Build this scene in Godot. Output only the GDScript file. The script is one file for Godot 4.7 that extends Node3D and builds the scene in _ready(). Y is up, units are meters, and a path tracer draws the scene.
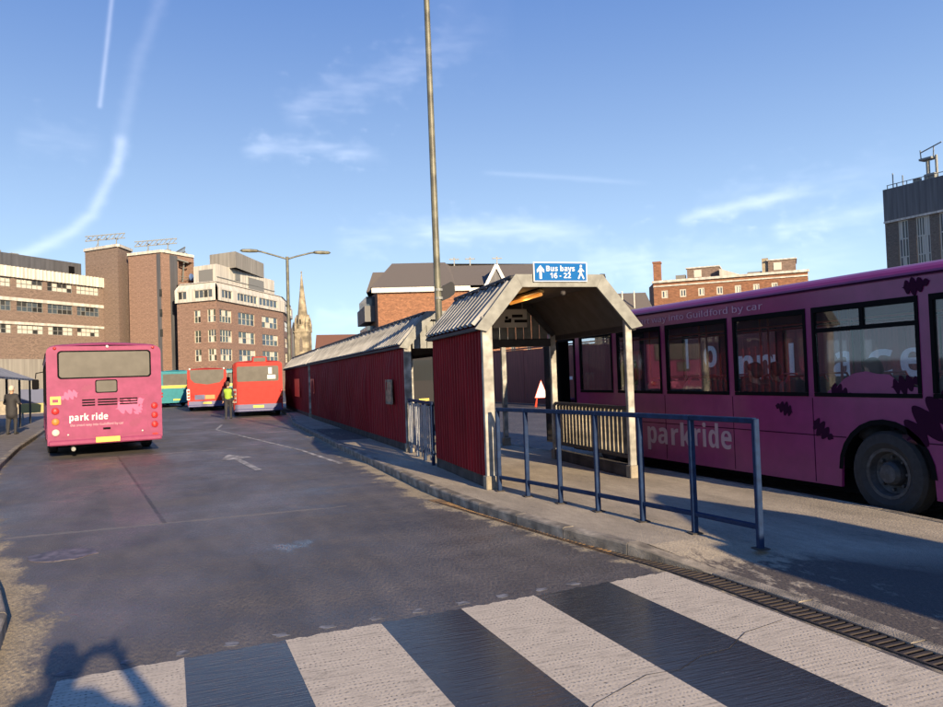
extends Node3D
# World: x = metres to the right of the camera across the bus lanes, y = up, z = minus metres along the lanes.

const F := 770.0            # focal length of the photograph in its own pixels (943 x 707)
const EYE := 1.72
var cam_basis: Basis
var rng := RandomNumberGenerator.new()
var used := {}
var T := {}                 # textures
var M := {}                 # materials


# ------------------------------------------------------------------ mesh buffer
class MB:
	var v := PackedVector3Array()
	var n := PackedVector3Array()
	var uv := PackedVector2Array()
	var col := PackedColorArray()
	var c := Color(1, 1, 1)
	var xf := Transform3D()
	var uvf = null           # optional Callable point -> uv

	func vert(p: Vector3, nn: Vector3, t := Vector2.ZERO):
		v.append(xf * p)
		n.append((xf.basis * nn).normalized())
		uv.append(t if uvf == null else uvf.call(xf * p))
		col.append(c)

	func tri(a: Vector3, b: Vector3, d: Vector3):          # counter-clockwise seen from outside
		var nn := (b - a).cross(d - a).normalized()
		vert(a, nn); vert(d, nn); vert(b, nn)

	func tris(a: Vector3, b: Vector3, d: Vector3, na: Vector3, nb: Vector3, nd: Vector3):
		vert(a, na); vert(d, nd); vert(b, nb)

	func quad(a: Vector3, b: Vector3, d: Vector3, e: Vector3):
		var nn := (d - a).cross(e - b).normalized()
		vert(a, nn, Vector2(0, 1)); vert(d, nn, Vector2(1, 0)); vert(b, nn, Vector2(1, 1))
		vert(a, nn, Vector2(0, 1)); vert(e, nn, Vector2(0, 0)); vert(d, nn, Vector2(1, 0))

	func quads(a, b, d, e, na, nb, nd, ne):
		vert(a, na); vert(d, nd); vert(b, nb)
		vert(a, na); vert(e, ne); vert(d, nd)

	func box(ctr: Vector3, s: Vector3, bev := 0.0, bs := Basis()):
		var h := s * 0.5
		if bev <= 0.0:
			var p := []
			for k in 8:
				p.append(ctr + bs * Vector3(h.x * (1 if k & 1 else -1), h.y * (1 if k & 2 else -1), h.z * (1 if k & 4 else -1)))
			quad(p[4], p[5], p[7], p[6]); quad(p[1], p[0], p[2], p[3])
			quad(p[5], p[1], p[3], p[7]); quad(p[0], p[4], p[6], p[2])
			quad(p[6], p[7], p[3], p[2]); quad(p[0], p[1], p[5], p[4])
			return
		var b: float = min(bev, min(h.x, min(h.y, h.z)) * 0.9)
		var ax := [Vector3.RIGHT, Vector3.UP, Vector3.BACK]
		for a in 3:
			var i: Vector3 = ax[a]; var j: Vector3 = ax[(a + 1) % 3]; var k: Vector3 = ax[(a + 2) % 3]
			var hi := h[a]; var hj := h[(a + 1) % 3]; var hk := h[(a + 2) % 3]
			for s1 in [1.0, -1.0]:
				var o: Vector3 = i * hi * s1
				var q := [o - j * (hj - b) - k * (hk - b), o + j * (hj - b) - k * (hk - b), o + j * (hj - b) + k * (hk - b), o - j * (hj - b) + k * (hk - b)]
				if s1 < 0: q.reverse()
				quad(ctr + bs * q[0], ctr + bs * q[1], ctr + bs * q[2], ctr + bs * q[3])
			for s1 in [1.0, -1.0]:
				for s2 in [1.0, -1.0]:
					# edge between +-j and +-k faces, along i
					var e1: Vector3 = j * hj * s1 + k * (hk - b) * s2
					var e2: Vector3 = j * (hj - b) * s1 + k * hk * s2
					var l: Vector3 = i * (hi - b)
					var q := [e1 - l, e1 + l, e2 + l, e2 - l]
					if (q[2] - q[0]).cross(q[3] - q[1]).dot(e1 + e2) < 0: q.reverse()
					quad(ctr + bs * q[0], ctr + bs * q[1], ctr + bs * q[2], ctr + bs * q[3])
		for s1 in [1.0, -1.0]:
			for s2 in [1.0, -1.0]:
				for s3 in [1.0, -1.0]:
					var p1 := Vector3(h.x * s1, (h.y - b) * s2, (h.z - b) * s3)
					var p2 := Vector3((h.x - b) * s1, h.y * s2, (h.z - b) * s3)
					var p3 := Vector3((h.x - b) * s1, (h.y - b) * s2, h.z * s3)
					if s1 * s2 * s3 > 0: tri(ctr + bs * p1, ctr + bs * p2, ctr + bs * p3)
					else: tri(ctr + bs * p1, ctr + bs * p3, ctr + bs * p2)

	func beam(a: Vector3, b: Vector3, w: float, h: float, bev := 0.0, up := Vector3.UP):   # w across, h along up
		var d := (b - a)
		var z := d.normalized()
		var x := up.cross(z)
		x = x.normalized() if x.length() > 0.01 else Vector3.RIGHT
		var y := z.cross(x)
		box((a + b) * 0.5, Vector3(w, h, d.length()), bev, Basis(x, y, z))

	func cyl(a: Vector3, b: Vector3, r1: float, r2: float, seg := 10, caps := true):
		var z := (b - a).normalized()
		var x := (Vector3.UP if abs(z.y) < 0.9 else Vector3.RIGHT).cross(z).normalized()
		var y := z.cross(x)
		for k in seg:
			var t0 := TAU * k / seg
			var t1 := TAU * (k + 1) / seg
			var d0 := x * cos(t0) + y * sin(t0)
			var d1 := x * cos(t1) + y * sin(t1)
			quads(a + d0 * r1, a + d1 * r1, b + d1 * r2, b + d0 * r2, d0, d1, d1, d0)
			if caps:
				if r1 > 0.0: tri(a, a + d1 * r1, a + d0 * r1)
				if r2 > 0.0: tri(b, b + d0 * r2, b + d1 * r2)

	func tube(pts: Array, r: float, seg := 8):
		for k in pts.size() - 1:
			cyl(pts[k], pts[k + 1], r, r, seg, true)

	func prism(poly: PackedVector2Array, depth: float, o := Vector3.ZERO, bs := Basis()):   # polygon in local xy, from z = 0 to z = depth
		if Geometry2D.is_polygon_clockwise(poly): poly.reverse()
		var id := Geometry2D.triangulate_polygon(poly)
		for k in range(0, id.size(), 3):
			var q := [poly[id[k]], poly[id[k + 1]], poly[id[k + 2]]]
			if (q[1] - q[0]).cross(q[2] - q[0]) < 0: q.reverse()
			tri(o + bs * Vector3(q[0].x, q[0].y, depth), o + bs * Vector3(q[1].x, q[1].y, depth), o + bs * Vector3(q[2].x, q[2].y, depth))
			tri(o + bs * Vector3(q[2].x, q[2].y, 0), o + bs * Vector3(q[1].x, q[1].y, 0), o + bs * Vector3(q[0].x, q[0].y, 0))
		for k in poly.size():
			var a := poly[k]; var b := poly[(k + 1) % poly.size()]
			quad(o + bs * Vector3(a.x, a.y, 0), o + bs * Vector3(b.x, b.y, 0), o + bs * Vector3(b.x, b.y, depth), o + bs * Vector3(a.x, a.y, depth))

	func lathe(prof: Array, o: Vector3, seg := 16, axis := Basis()):     # prof: Vector2(radius, height) from bottom to top
		for k in prof.size() - 1:
			var p: Vector2 = prof[k]; var q: Vector2 = prof[k + 1]
			var sl := (q - p).normalized()
			for s in seg:
				var t0 := TAU * s / seg
				var t1 := TAU * (s + 1) / seg
				var d0 := Vector3(cos(t0), 0, -sin(t0)); var d1 := Vector3(cos(t1), 0, -sin(t1))
				var n0 := d0 * sl.y - Vector3.UP * sl.x; var n1 := d1 * sl.y - Vector3.UP * sl.x
				quads(o + axis * (d0 * p.x + Vector3.UP * p.y), o + axis * (d1 * p.x + Vector3.UP * p.y), o + axis * (d1 * q.x + Vector3.UP * q.y), o + axis * (d0 * q.x + Vector3.UP * q.y), axis * n0, axis * n1, axis * n1, axis * n0)

	# corrugated sheet: from o, run along x for len (ribs), height along y; ribs stick out along z
	func corrugated(o: Vector3, x: Vector3, y: Vector3, length: float, height: float, pitch: float, amp: float, rows := 1, bulge = null):
		var z := x.cross(y).normalized()
		var ribs := int(round(length / pitch))
		var prof := [[0.0, 0.0], [0.30, 0.0], [0.42, 1.0], [0.68, 1.0], [0.80, 0.0]]
		var pts := []
		for k in ribs:
			for p in prof: pts.append(Vector2((k + p[0]) * length / ribs, p[1] * amp))
		pts.append(Vector2(length, 0))
		for r in rows:
			var h0 := height * r / rows
			var h1 := height * (r + 1) / rows
			for k in pts.size() - 1:
				var b: Array = [0.0, 0.0, 0.0, 0.0]
				if bulge != null: b = [bulge.call(pts[k].x, h0), bulge.call(pts[k + 1].x, h0), bulge.call(pts[k + 1].x, h1), bulge.call(pts[k].x, h1)]
				quad(o + x * pts[k].x + y * h0 + z * (pts[k].y + b[0]), o + x * pts[k + 1].x + y * h0 + z * (pts[k + 1].y + b[1]), o + x * pts[k + 1].x + y * h1 + z * (pts[k + 1].y + b[2]), o + x * pts[k].x + y * h1 + z * (pts[k].y + b[3]))

	func mesh() -> ArrayMesh:
		var a := []
		a.resize(Mesh.ARRAY_MAX)
		a[Mesh.ARRAY_VERTEX] = v; a[Mesh.ARRAY_NORMAL] = n; a[Mesh.ARRAY_TEX_UV] = uv; a[Mesh.ARRAY_COLOR] = col
		var m := ArrayMesh.new()
		m.add_surface_from_arrays(Mesh.PRIMITIVE_TRIANGLES, a)
		return m


# ------------------------------------------------------------------ naming and tree
func numbered(called: String) -> String:
	if not used.has(called):
		used[called] = 0
		return called
	used[called] += 1
	return "%s_%03d" % [called, used[called]]

func obj(called: String, mb: MB, m: Material, parent: Node = self) -> MeshInstance3D:
	var o := MeshInstance3D.new()
	o.name = numbered(called) if parent == self else called
	o.mesh = mb.mesh()
	o.material_override = m
	parent.add_child(o, true)
	return o

func again(called: String, mesh: Mesh, m: Material, parent: Node, t := Transform3D()) -> MeshInstance3D:
	var o := MeshInstance3D.new()
	o.name = numbered(called) if parent == self else called
	o.mesh = mesh
	o.material_override = m
	o.transform = t
	parent.add_child(o, true)
	return o

func tag(o: Node, label: String, category := "", group := "", kind := ""):
	if label: o.set_meta("label", label)
	if category: o.set_meta("category", category)
	if group: o.set_meta("group", group)
	if kind: o.set_meta("kind", kind)
	return o

func thing(called: String, label: String, category: String, at := Vector3.ZERO, turn := 0.0, group := "") -> Node3D:
	var o := Node3D.new()
	o.name = numbered(called)
	add_child(o)
	o.position = at
	o.rotation.y = turn
	tag(o, label, category, group)
	return o

func bx(called: String, ctr: Vector3, s: Vector3, m: Material, parent: Node = self, bev := 0.0, bs := Basis()) -> MeshInstance3D:
	var mb := MB.new()
	mb.box(ctr, s, bev, bs)
	return obj(called, mb, m, parent)

func W(u: float, h: float, v: float) -> Vector3:
	return Vector3(u, h, -v)

# a pixel of the photograph gives a direction only; the distance comes from the wall, ground or thing it lies on
func ray(px: float, py: float) -> Vector3:
	return cam_basis * Vector3((px - 471.5) / F, -(py - 353.5) / F, -1.0)

func horizon(px: float) -> float:
	return 374.3 - (px - 471.5) * 0.0349

func text(called: String, s: String, cap: float, at: Vector3, bs: Basis, m: Material, parent: Node, depth := 0.004, width := 0.0, bold := true, align := HORIZONTAL_ALIGNMENT_CENTER) -> MeshInstance3D:
	var f := SystemFont.new()
	f.font_names = PackedStringArray(["Droid Sans"])
	f.font_weight = 700 if bold else 400
	var tm := TextMesh.new()
	tm.font = f
	tm.text = s
	tm.font_size = 32
	tm.pixel_size = cap / 23.0
	tm.depth = depth
	tm.curve_step = 1.5
	tm.horizontal_alignment = align
	var o := MeshInstance3D.new()
	o.name = called if parent != self else numbered(called)
	o.mesh = tm
	o.material_override = m
	var k := 1.0
	if width > 0.0:
		k = width / max(tm.get_aabb().size.x, 0.001)
	o.transform = Transform3D(Basis(bs.x * k, bs.y, bs.z), at)
	parent.add_child(o, true)
	return o


# ------------------------------------------------------------------ textures and materials
func lin(r: float, g: float, b: float) -> Color:
	return Color(r, g, b).linear_to_srgb()

func noise_tex(freq: float, lo: float, hi: float, seed_ := 1, size := 512, octaves := 4, normal := false, kind := FastNoiseLite.TYPE_SIMPLEX_SMOOTH, bump := 2.0) -> NoiseTexture2D:
	var nz := FastNoiseLite.new()
	nz.seed = seed_
	nz.noise_type = kind
	nz.frequency = freq
	nz.fractal_octaves = octaves
	var t := NoiseTexture2D.new()
	t.width = size; t.height = size
	t.seamless = true
	t.noise = nz
	if normal:
		t.as_normal_map = true
		t.bump_strength = bump
	else:
		var g := Gradient.new()
		g.set_color(0, Color(lo, lo, lo)); g.set_color(1, Color(hi, hi, hi))
		t.color_ramp = g
	return t

func noise_bytes(w: int, h: int, freq: float, seed_: int, octaves := 3, sw := 0, sh := 0) -> PackedByteArray:
	var nz := FastNoiseLite.new()
	nz.seed = seed_
	nz.frequency = freq
	nz.fractal_octaves = octaves
	var im := nz.get_image(sw if sw else w, sh if sh else h)
	if sw or sh: im.resize(w, h, Image.INTERPOLATE_CUBIC)
	im.convert(Image.FORMAT_L8)
	return im.get_data()

func mat(key: String, c: Color, rough := 0.8, metal := 0.0, tex = null, scale := 1.0, nrm = null, nscale := 0.5) -> StandardMaterial3D:
	var m := StandardMaterial3D.new()
	m.resource_name = key
	m.albedo_color = c
	m.roughness = rough
	m.metallic = metal
	if tex != null:
		m.albedo_texture = tex
	if nrm != null:
		m.normal_enabled = true
		m.normal_texture = nrm
		m.normal_scale = nscale
	if tex != null or nrm != null:
		m.uv1_triplanar = true
		m.uv1_world_triplanar = true
		m.uv1_scale = Vector3.ONE * scale
	M[key] = m
	return m

func brick_image(seed_: int) -> ImageTexture:      # for walls too far away to tell a brick apart
	var w := 512
	var h := 512
	var data := PackedByteArray()
	data.resize(w * h * 3)
	var r := RandomNumberGenerator.new()
	r.seed = seed_
	var nz := noise_bytes(w, h, 0.012, seed_, 4)
	var tone := []
	for k in 64 * 40: tone.append(r.randf_range(0.72, 1.0))
	for y in h:
		var row := y / 16
		for x in w:
			var xx := (x + (16 if row % 2 else 0)) % w
			var colm := xx / 32
			var mortar := (y % 16) < 2 or (xx % 32) < 2
			var t: float = 0.98 if mortar else tone[row * 40 + colm]
			t *= 0.82 + 0.18 * nz[y * w + x] / 255.0
			var i := (y * w + x) * 3
			data[i] = int(255 * min(t, 1.0))
			data[i + 1] = int(255 * min(t * (1.06 if mortar else 1.0), 1.0))
			data[i + 2] = int(255 * min(t * (1.12 if mortar else 1.0), 1.0))
	return ImageTexture.create_from_image(Image.create_from_data(w, h, false, Image.FORMAT_RGB8, data))

func make_materials():
	T.grime = noise_tex(0.010, 0.70, 1.0, 3, 512, 5)
	T.soft = noise_tex(0.012, 0.88, 1.0, 9, 512, 5)
	T.grit = noise_tex(0.22, 0.50, 1.0, 19, 512, 3)
	T.blotch = noise_tex(0.006, 0.45, 1.0, 5, 512, 4)
	T.fine = noise_tex(0.09, 0.62, 1.0, 7, 512, 4)
	T.fine_n = noise_tex(0.11, 0, 1, 11, 512, 3, true, FastNoiseLite.TYPE_SIMPLEX_SMOOTH, 3.0)
	T.wave_n = noise_tex(0.006, 0, 1, 13, 512, 2, true, FastNoiseLite.TYPE_SIMPLEX_SMOOTH, 6.0)
	T.brick = brick_image(4)
	# vertical streaks
	var sim := Image.create_from_data(512, 512, false, Image.FORMAT_L8, noise_bytes(512, 512, 0.06, 17, 3, 512, 24))
	var st := sim.get_data()
	for k in st.size(): st[k] = int(170 + 85.0 * st[k] / 255.0)
	T.streak = ImageTexture.create_from_image(Image.create_from_data(512, 512, false, Image.FORMAT_L8, st))
	mat("asphalt", lin(0.11, 0.10, 0.092), 0.62, 0.0, T.grime, 0.11, T.fine_n, 0.5)
	mat("concrete", lin(0.34, 0.30, 0.23), 0.9, 0.0, T.grime, 0.35, T.fine_n, 0.6)
	mat("kerb", lin(0.37, 0.33, 0.265), 0.85, 0.0, T.blotch, 0.9, T.fine_n, 0.6)
	mat("dark_plinth", lin(0.07, 0.062, 0.055), 0.9, 0.0, T.blotch, 0.8, T.fine_n, 0.6)
	mat("cream_paint", lin(0.47, 0.46, 0.41), 0.6, 0.0, T.blotch, 0.9)
	mat("grey_paint", lin(0.22, 0.23, 0.215), 0.6, 0.0, T.grime, 0.9)
	mat("red_sheet", lin(0.32, 0.018, 0.026), 0.65, 0.0, T.streak, 0.45)
	mat("roof_sheet", lin(0.50, 0.495, 0.455), 0.7, 0.0, T.blotch, 0.5)
	mat("roof_dark", lin(0.035, 0.036, 0.042), 0.7, 0.0, T.grime, 0.8)
	mat("shade_lining", lin(0.075, 0.075, 0.075), 0.8, 0.0, T.grime, 0.6)  # darkened to stand for the shade under the shelter roofs
	mat("rail_blue", lin(0.013, 0.034, 0.095), 0.6, 0.0, T.grime, 1.4)
	mat("slat_grey", lin(0.30, 0.325, 0.36), 0.5, 0.0, T.grime, 1.1)
	mat("slat_timber", lin(0.34, 0.30, 0.22), 0.7, 0.0, T.blotch, 1.3)
	mat("slat_dark", lin(0.035, 0.032, 0.03), 0.7)
	mat("steel_post", lin(0.17, 0.17, 0.12), 0.5, 0.0, T.blotch, 0.6)
	mat("galv", lin(0.25, 0.265, 0.25), 0.5, 0.0, T.grime, 0.9)
	mat("black", lin(0.006, 0.006, 0.007), 0.8)
	mat("rubber", lin(0.028, 0.028, 0.030), 0.85, 0.0, T.grime, 2.0)
	mat("hub", lin(0.075, 0.075, 0.08), 0.6, 0.0, T.blotch, 2.5)
	mat("iron", lin(0.055, 0.042, 0.034), 0.7, 0.0, T.blotch, 2.0)
	mat("iron_dusty", lin(0.33, 0.20, 0.085), 0.9, 0.0, T.blotch, 2.0)
	mat("pink", lin(0.245, 0.05, 0.117), 0.45, 0.0, T.soft, 0.5)
	mat("purple", lin(0.225, 0.023, 0.118), 0.3, 0.0, T.soft, 0.5)
	mat("leaf_dark", lin(0.030, 0.007, 0.022), 0.8)
	mat("leaf_light", lin(0.42, 0.10, 0.20), 0.4)
	mat("leaf_brown", lin(0.20, 0.045, 0.095), 0.4)
	mat("red_paint", lin(0.37, 0.028, 0.022), 0.45, 0.0, T.soft, 0.5)
	mat("bus_blue", lin(0.05, 0.055, 0.15), 0.4)
	mat("bus_orange", lin(0.5, 0.16, 0.03), 0.4)
	mat("teal", lin(0.02, 0.19, 0.23), 0.35, 0.0, T.soft, 0.5)
	mat("yellow_paint", lin(0.48, 0.34, 0.07), 0.4)
	mat("plate_yellow", lin(0.52, 0.40, 0.05), 0.5)
	mat("white_paint", lin(0.55, 0.55, 0.53), 0.5)
	mat("letter_pale", lin(0.36, 0.25, 0.29), 0.5)
	mat("letter_thin", lin(0.40, 0.24, 0.34), 0.5)
	mat("light_red", lin(0.36, 0.02, 0.02), 0.2)
	mat("light_amber", lin(0.5, 0.15, 0.03), 0.2)
	mat("light_clear", lin(0.42, 0.40, 0.36), 0.15)
	mat("seat_cloth", lin(0.10, 0.03, 0.05), 0.9, 0.0, T.fine, 2.0)
	mat("seat_back", lin(0.05, 0.05, 0.055), 0.6)
	mat("interior", lin(0.22, 0.22, 0.21), 0.8)
	mat("pole_red", lin(0.30, 0.035, 0.04), 0.4)
	mat("sign_blue", lin(0.005, 0.095, 0.30), 0.75)
	mat("sign_white", lin(0.55, 0.56, 0.55), 0.4)
	mat("sign_back", lin(0.022, 0.022, 0.022), 0.6)
	mat("tube_light", lin(0.50, 0.33, 0.12), 0.4)
	mat("hoarding", lin(0.26, 0.055, 0.058), 0.6, 0.0, T.streak, 0.3)
	mat("hoarding_letter", lin(0.72, 0.74, 0.76), 0.6)
	mat("brick_brown", lin(0.265, 0.19, 0.15), 0.9, 0.0, T.brick, 0.42)
	mat("brick_red", lin(0.325, 0.205, 0.155), 0.9, 0.0, T.brick, 0.42)
	mat("brick_orange", lin(0.325, 0.15, 0.082), 0.9, 0.0, T.brick, 0.42)
	mat("brick_dark", lin(0.21, 0.172, 0.14), 0.9, 0.0, T.brick, 0.42)
	mat("render_white", lin(0.70, 0.68, 0.61), 0.75, 0.0, T.streak, 0.06)
	mat("render_grey", lin(0.33, 0.32, 0.29), 0.8, 0.0, T.streak, 0.06)
	mat("clad_dark", lin(0.105, 0.11, 0.125), 0.6, 0.0, T.streak, 0.06)
	mat("clad_slate", lin(0.13, 0.135, 0.145), 0.6, 0.0, T.streak, 0.05)
	mat("slate_roof", lin(0.17, 0.15, 0.132), 0.85, 0.0, T.fine, 0.35)
	mat("tile_red", lin(0.18, 0.085, 0.06), 0.9, 0.0, T.fine, 0.3)
	mat("stone", lin(0.46, 0.395, 0.275), 0.9, 0.0, T.blotch, 0.12)
	mat("frame_white", lin(0.45, 0.435, 0.37), 0.6)
	mat("frame_grey", lin(0.17, 0.175, 0.17), 0.6)
	mat("blind", lin(0.50, 0.48, 0.42), 0.8)
	mat("pane_dark", lin(0.025, 0.028, 0.03), 0.08)
	mat("pane_blue", lin(0.055, 0.075, 0.095), 0.08)
	mat("pane_green", lin(0.05, 0.065, 0.055), 0.1)
	mat("bus_rear_glass", lin(0.115, 0.11, 0.097), 0.3, 0.0, T.soft, 0.35)
	mat("dish_white", lin(0.6, 0.62, 0.66), 0.5)
	mat("poster", lin(0.55, 0.34, 0.20), 0.6, 0.0, T.blotch, 2.6)
	mat("bright_red", lin(0.75, 0.085, 0.05), 0.5)
	mat("sign_paper", lin(0.34, 0.34, 0.31), 0.7)
	mat("stud", lin(0.22, 0.225, 0.245), 0.7, 0.0, T.blotch, 3.0)
	mat("line_paint", lin(0.46, 0.45, 0.43), 0.75, 0.0, T.blotch, 1.1)
	mat("cover_metal", lin(0.165, 0.14, 0.155), 0.5, 0.0, T.blotch, 2.2)
	mat("advert_blue", lin(0.06, 0.075, 0.14), 0.5)
	mat("advert_yellow", lin(0.28, 0.25, 0.09), 0.5)
	mat("cone_white", lin(0.86, 0.84, 0.80), 0.35)
	mat("cone_red", lin(0.75, 0.07, 0.03), 0.5)
	for g in [["glass", 0.10, 0.13], ["glass_clear", 0.05, 0.10]]:
		var m := mat(g[0], lin(0.06, 0.07, 0.07), 0.03)
		m.transparency = BaseMaterial3D.TRANSPARENCY_ALPHA
		var c: Color = m.albedo_color
		c.a = g[2]
		m.albedo_color = c
	var sk := mat("body", Color(1, 1, 1), 0.8)
	sk.vertex_color_use_as_albedo = true
	for k in ["sign_blue", "sign_white", "rail_blue", "pink", "red_paint", "red_sheet", "leaf_light", "leaf_brown", "white_paint", "bus_rear_glass"]:
		M[k].metallic_specular = 0.25
	M.black.metallic_specular = 0.15
	mat("bus_grey", lin(0.032, 0.032, 0.035), 0.8)
	M.bus_grey.metallic_specular = 0.1
	M.leaf_dark.metallic_specular = 0.1
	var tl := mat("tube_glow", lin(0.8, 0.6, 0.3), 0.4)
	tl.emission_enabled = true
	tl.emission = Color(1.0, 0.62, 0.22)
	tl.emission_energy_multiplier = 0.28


# ------------------------------------------------------------------ the scene
func _ready():
	rng.seed = 7
	# camera
	var cam := Camera3D.new()
	cam.name = "camera"
	cam.fov = rad_to_deg(2.0 * atan(353.5 / F))
	cam.near = 0.05
	cam.far = 3000.0
	cam.rotation_order = EULER_ORDER_YXZ
	cam.rotation_degrees = Vector3(1.55, -21.5, -2.0)
	cam.position = Vector3(0, EYE, 0)
	add_child(cam)
	cam.current = true
	cam_basis = cam.basis
	# sky and exposure
	var env := Environment.new()
	env.background_mode = Environment.BG_SKY
	var sm := ProceduralSkyMaterial.new()
	sm.sky_top_color = lin(0.014, 0.058, 0.208)
	sm.sky_horizon_color = lin(0.325, 0.45, 0.55)
	sm.sky_curve = 0.1875
	sm.ground_bottom_color = lin(0.05, 0.05, 0.05)
	sm.ground_horizon_color = lin(0.12, 0.13, 0.14)
	sm.sun_angle_max = 0.0
	sm.sky_cover = sky_cover()
	sm.sky_cover_modulate = Color(0.52, 0.52, 0.52)
	var sky := Sky.new()
	sky.sky_material = sm
	env.sky = sky
	env.tonemap_mode = Environment.TONE_MAPPER_LINEAR
	env.tonemap_exposure = 2.65
	env.sdfgi_enabled = true
	env.ssao_enabled = true
	env.ssil_enabled = true
	var we := WorldEnvironment.new()
	we.name = "world_environment"
	we.environment = env
	add_child(we)
	# the low winter sun, behind the photographer and a little to the right
	var sun := DirectionalLight3D.new()
	sun.name = "sun"
	sun.light_energy = 1.3
	sun.light_color = Color(1.0, 0.895, 0.745)
	sun.light_angular_distance = 0.53
	sun.shadow_enabled = true
	add_child(sun)
	sun.look_at_from_position(Vector3.ZERO, Vector3(-0.0775, -0.285, -0.955), Vector3.UP)

	make_materials()
	ground()
	kerbs()
	crossing()
	far_buildings()
	shelters()
	hoarding()
	railing()
	street_lamps()
	left_side()
	buses()
	small_things()
	people()

func sky_cover() -> ImageTexture:
	var w := 4096
	var h := 2048
	var im := Image.create(w, h, false, Image.FORMAT_RGBA8)
	# thin streaky cirrus all round
	var a := noise_bytes(1024, 512, 0.010, 21, 5)
	var b := noise_bytes(1024, 512, 0.018, 23, 4, 1024, 90)
	var small := PackedByteArray()
	small.resize(1024 * 512 * 4)
	for y in 512:
		for x in 1024:
			var k := y * 1024 + x
			var edge: float = min(1.0, min(x, 1023 - x) / 60.0)
			var t: float = clamp((a[k] / 255.0 - 0.52) * 2.2, 0.0, 1.0) * clamp((b[k] / 255.0 - 0.45) * 2.0, 0.0, 1.0) * edge
			small[k * 4] = 255; small[k * 4 + 1] = 250; small[k * 4 + 2] = 242
			small[k * 4 + 3] = int(34 * t)
	var sim := Image.create_from_data(1024, 512, false, Image.FORMAT_RGBA8, small)
	sim.resize(w, h, Image.INTERPOLATE_BILINEAR)
	im.blit_rect(sim, Rect2i(0, 0, w, h), Vector2i.ZERO)
	var puff := noise_bytes(1024, 1024, 0.012, 31, 5)
	# vapour trails and wisps, given as directions: path, half width in degrees, strength, fray, warm share
	var trails := [
		[[[113, -12], [107, 45], [100, 106]], 0.13, 0.42, 0.15],
		[[[165, -15], [150, 30], [138, 60], [124, 125], [116, 168]], 0.42, 0.13, 0.3],
		[[[121, 142], [117, 165], [104, 190], [92, 214], [70, 233], [35, 250], [0, 263], [-40, 272]], 0.36, 0.40, 0.3],
		[[[236, 153], [290, 146], [335, 149], [396, 159]], 0.55, 0.34, 1.0],
		[[[278, 122], [310, 105], [345, 92], [380, 80], [440, 50], [520, 20]], 1.0, 0.22, 1.0],
		[[[476, 172], [560, 177], [660, 184]], 0.16, 0.14, 0.4],
		[[[672, 221], [720, 211], [770, 199], [822, 187]], 0.34, 0.46, 0.5],
		[[[690, 215], [740, 196], [800, 192], [943, 150]], 0.9, 0.14, 1.0],
		[[[760, 236], [820, 222], [890, 208], [960, 196]], 0.55, 0.26, 0.8],
		[[[410, 233], [480, 230], [530, 229], [612, 237]], 0.75, 0.42, 0.6],
		[[[330, 246], [400, 232], [470, 236]], 0.8, 0.18, 1.0],
		[[[620, 270], [700, 262], [790, 262], [890, 250]], 1.4, 0.20, 1.0],
		[[[10, 136], [60, 140], [110, 146]], 0.8, 0.10, 1.0],
		[[[575, 265], [620, 262], [660, 270]], 1.1, 0.30, 0.8],
		[[[310, 318], [345, 320], [370, 318]], 0.7, 0.20, 0.8],
	]
	for t in trails:
		var pts := []
		for p in t[0]:
			var d := ray(p[0], p[1]).normalized()
			pts.append(Vector2(atan2(d.x, -d.z), asin(d.y)))
		var hw: float = deg_to_rad(t[1])
		var lo := Vector2(9, 9); var hi := Vector2(-9, -9)
		for p in pts:
			lo = lo.min(p); hi = hi.max(p)
		lo -= Vector2.ONE * hw * 3.0; hi += Vector2.ONE * hw * 3.0
		for y in range(int((0.5 - hi.y / PI) * h), int((0.5 - lo.y / PI) * h) + 1):
			for x in range(int(lo.x / TAU * w), int(hi.x / TAU * w) + 1):
				var q := Vector2((x + 0.5) / w * TAU, (0.5 - (y + 0.5) / h) * PI)
				var best := 9.0
				var along := 0.0
				for k in pts.size() - 1:
					var c := Geometry2D.get_closest_point_to_segment(q, pts[k], pts[k + 1])
					var dd := c.distance_to(q)
					if dd < best:
						best = dd
						along = (k + (c - pts[k]).length() / max(0.0001, (pts[k + 1] - pts[k]).length())) / (pts.size() - 1)
				var nx := (x * 3 + y) & 1023
				var ny := (y * 5 - x) & 1023
				var nz: float = puff[ny * 1024 + nx] / 255.0
				var n2: float = puff[((y * 11 + 300) & 1023) * 1024 + ((x * 2) & 1023)] / 255.0
				var fall := exp(-pow(best / hw * (1.0 + t[3] * (nz - 0.5) * 1.6), 2.0))
				fall *= lerp(1.0, clamp(n2 * 1.3 - 0.05, 0.0, 1.2), t[3] * 0.8)
				fall *= smoothstep(0.0, 0.14, along) * smoothstep(1.0, 0.72, along) if t[3] > 0.3 else 1.0
				var al: float = fall * t[2]
				if al > 0.004:
					var xi := posmod(x, w)
					var was := im.get_pixel(xi, y)
					im.set_pixel(xi, y, Color(1.0, 0.965, 0.93, min(1.0, was.a + al)))
	return ImageTexture.create_from_image(im)


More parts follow.
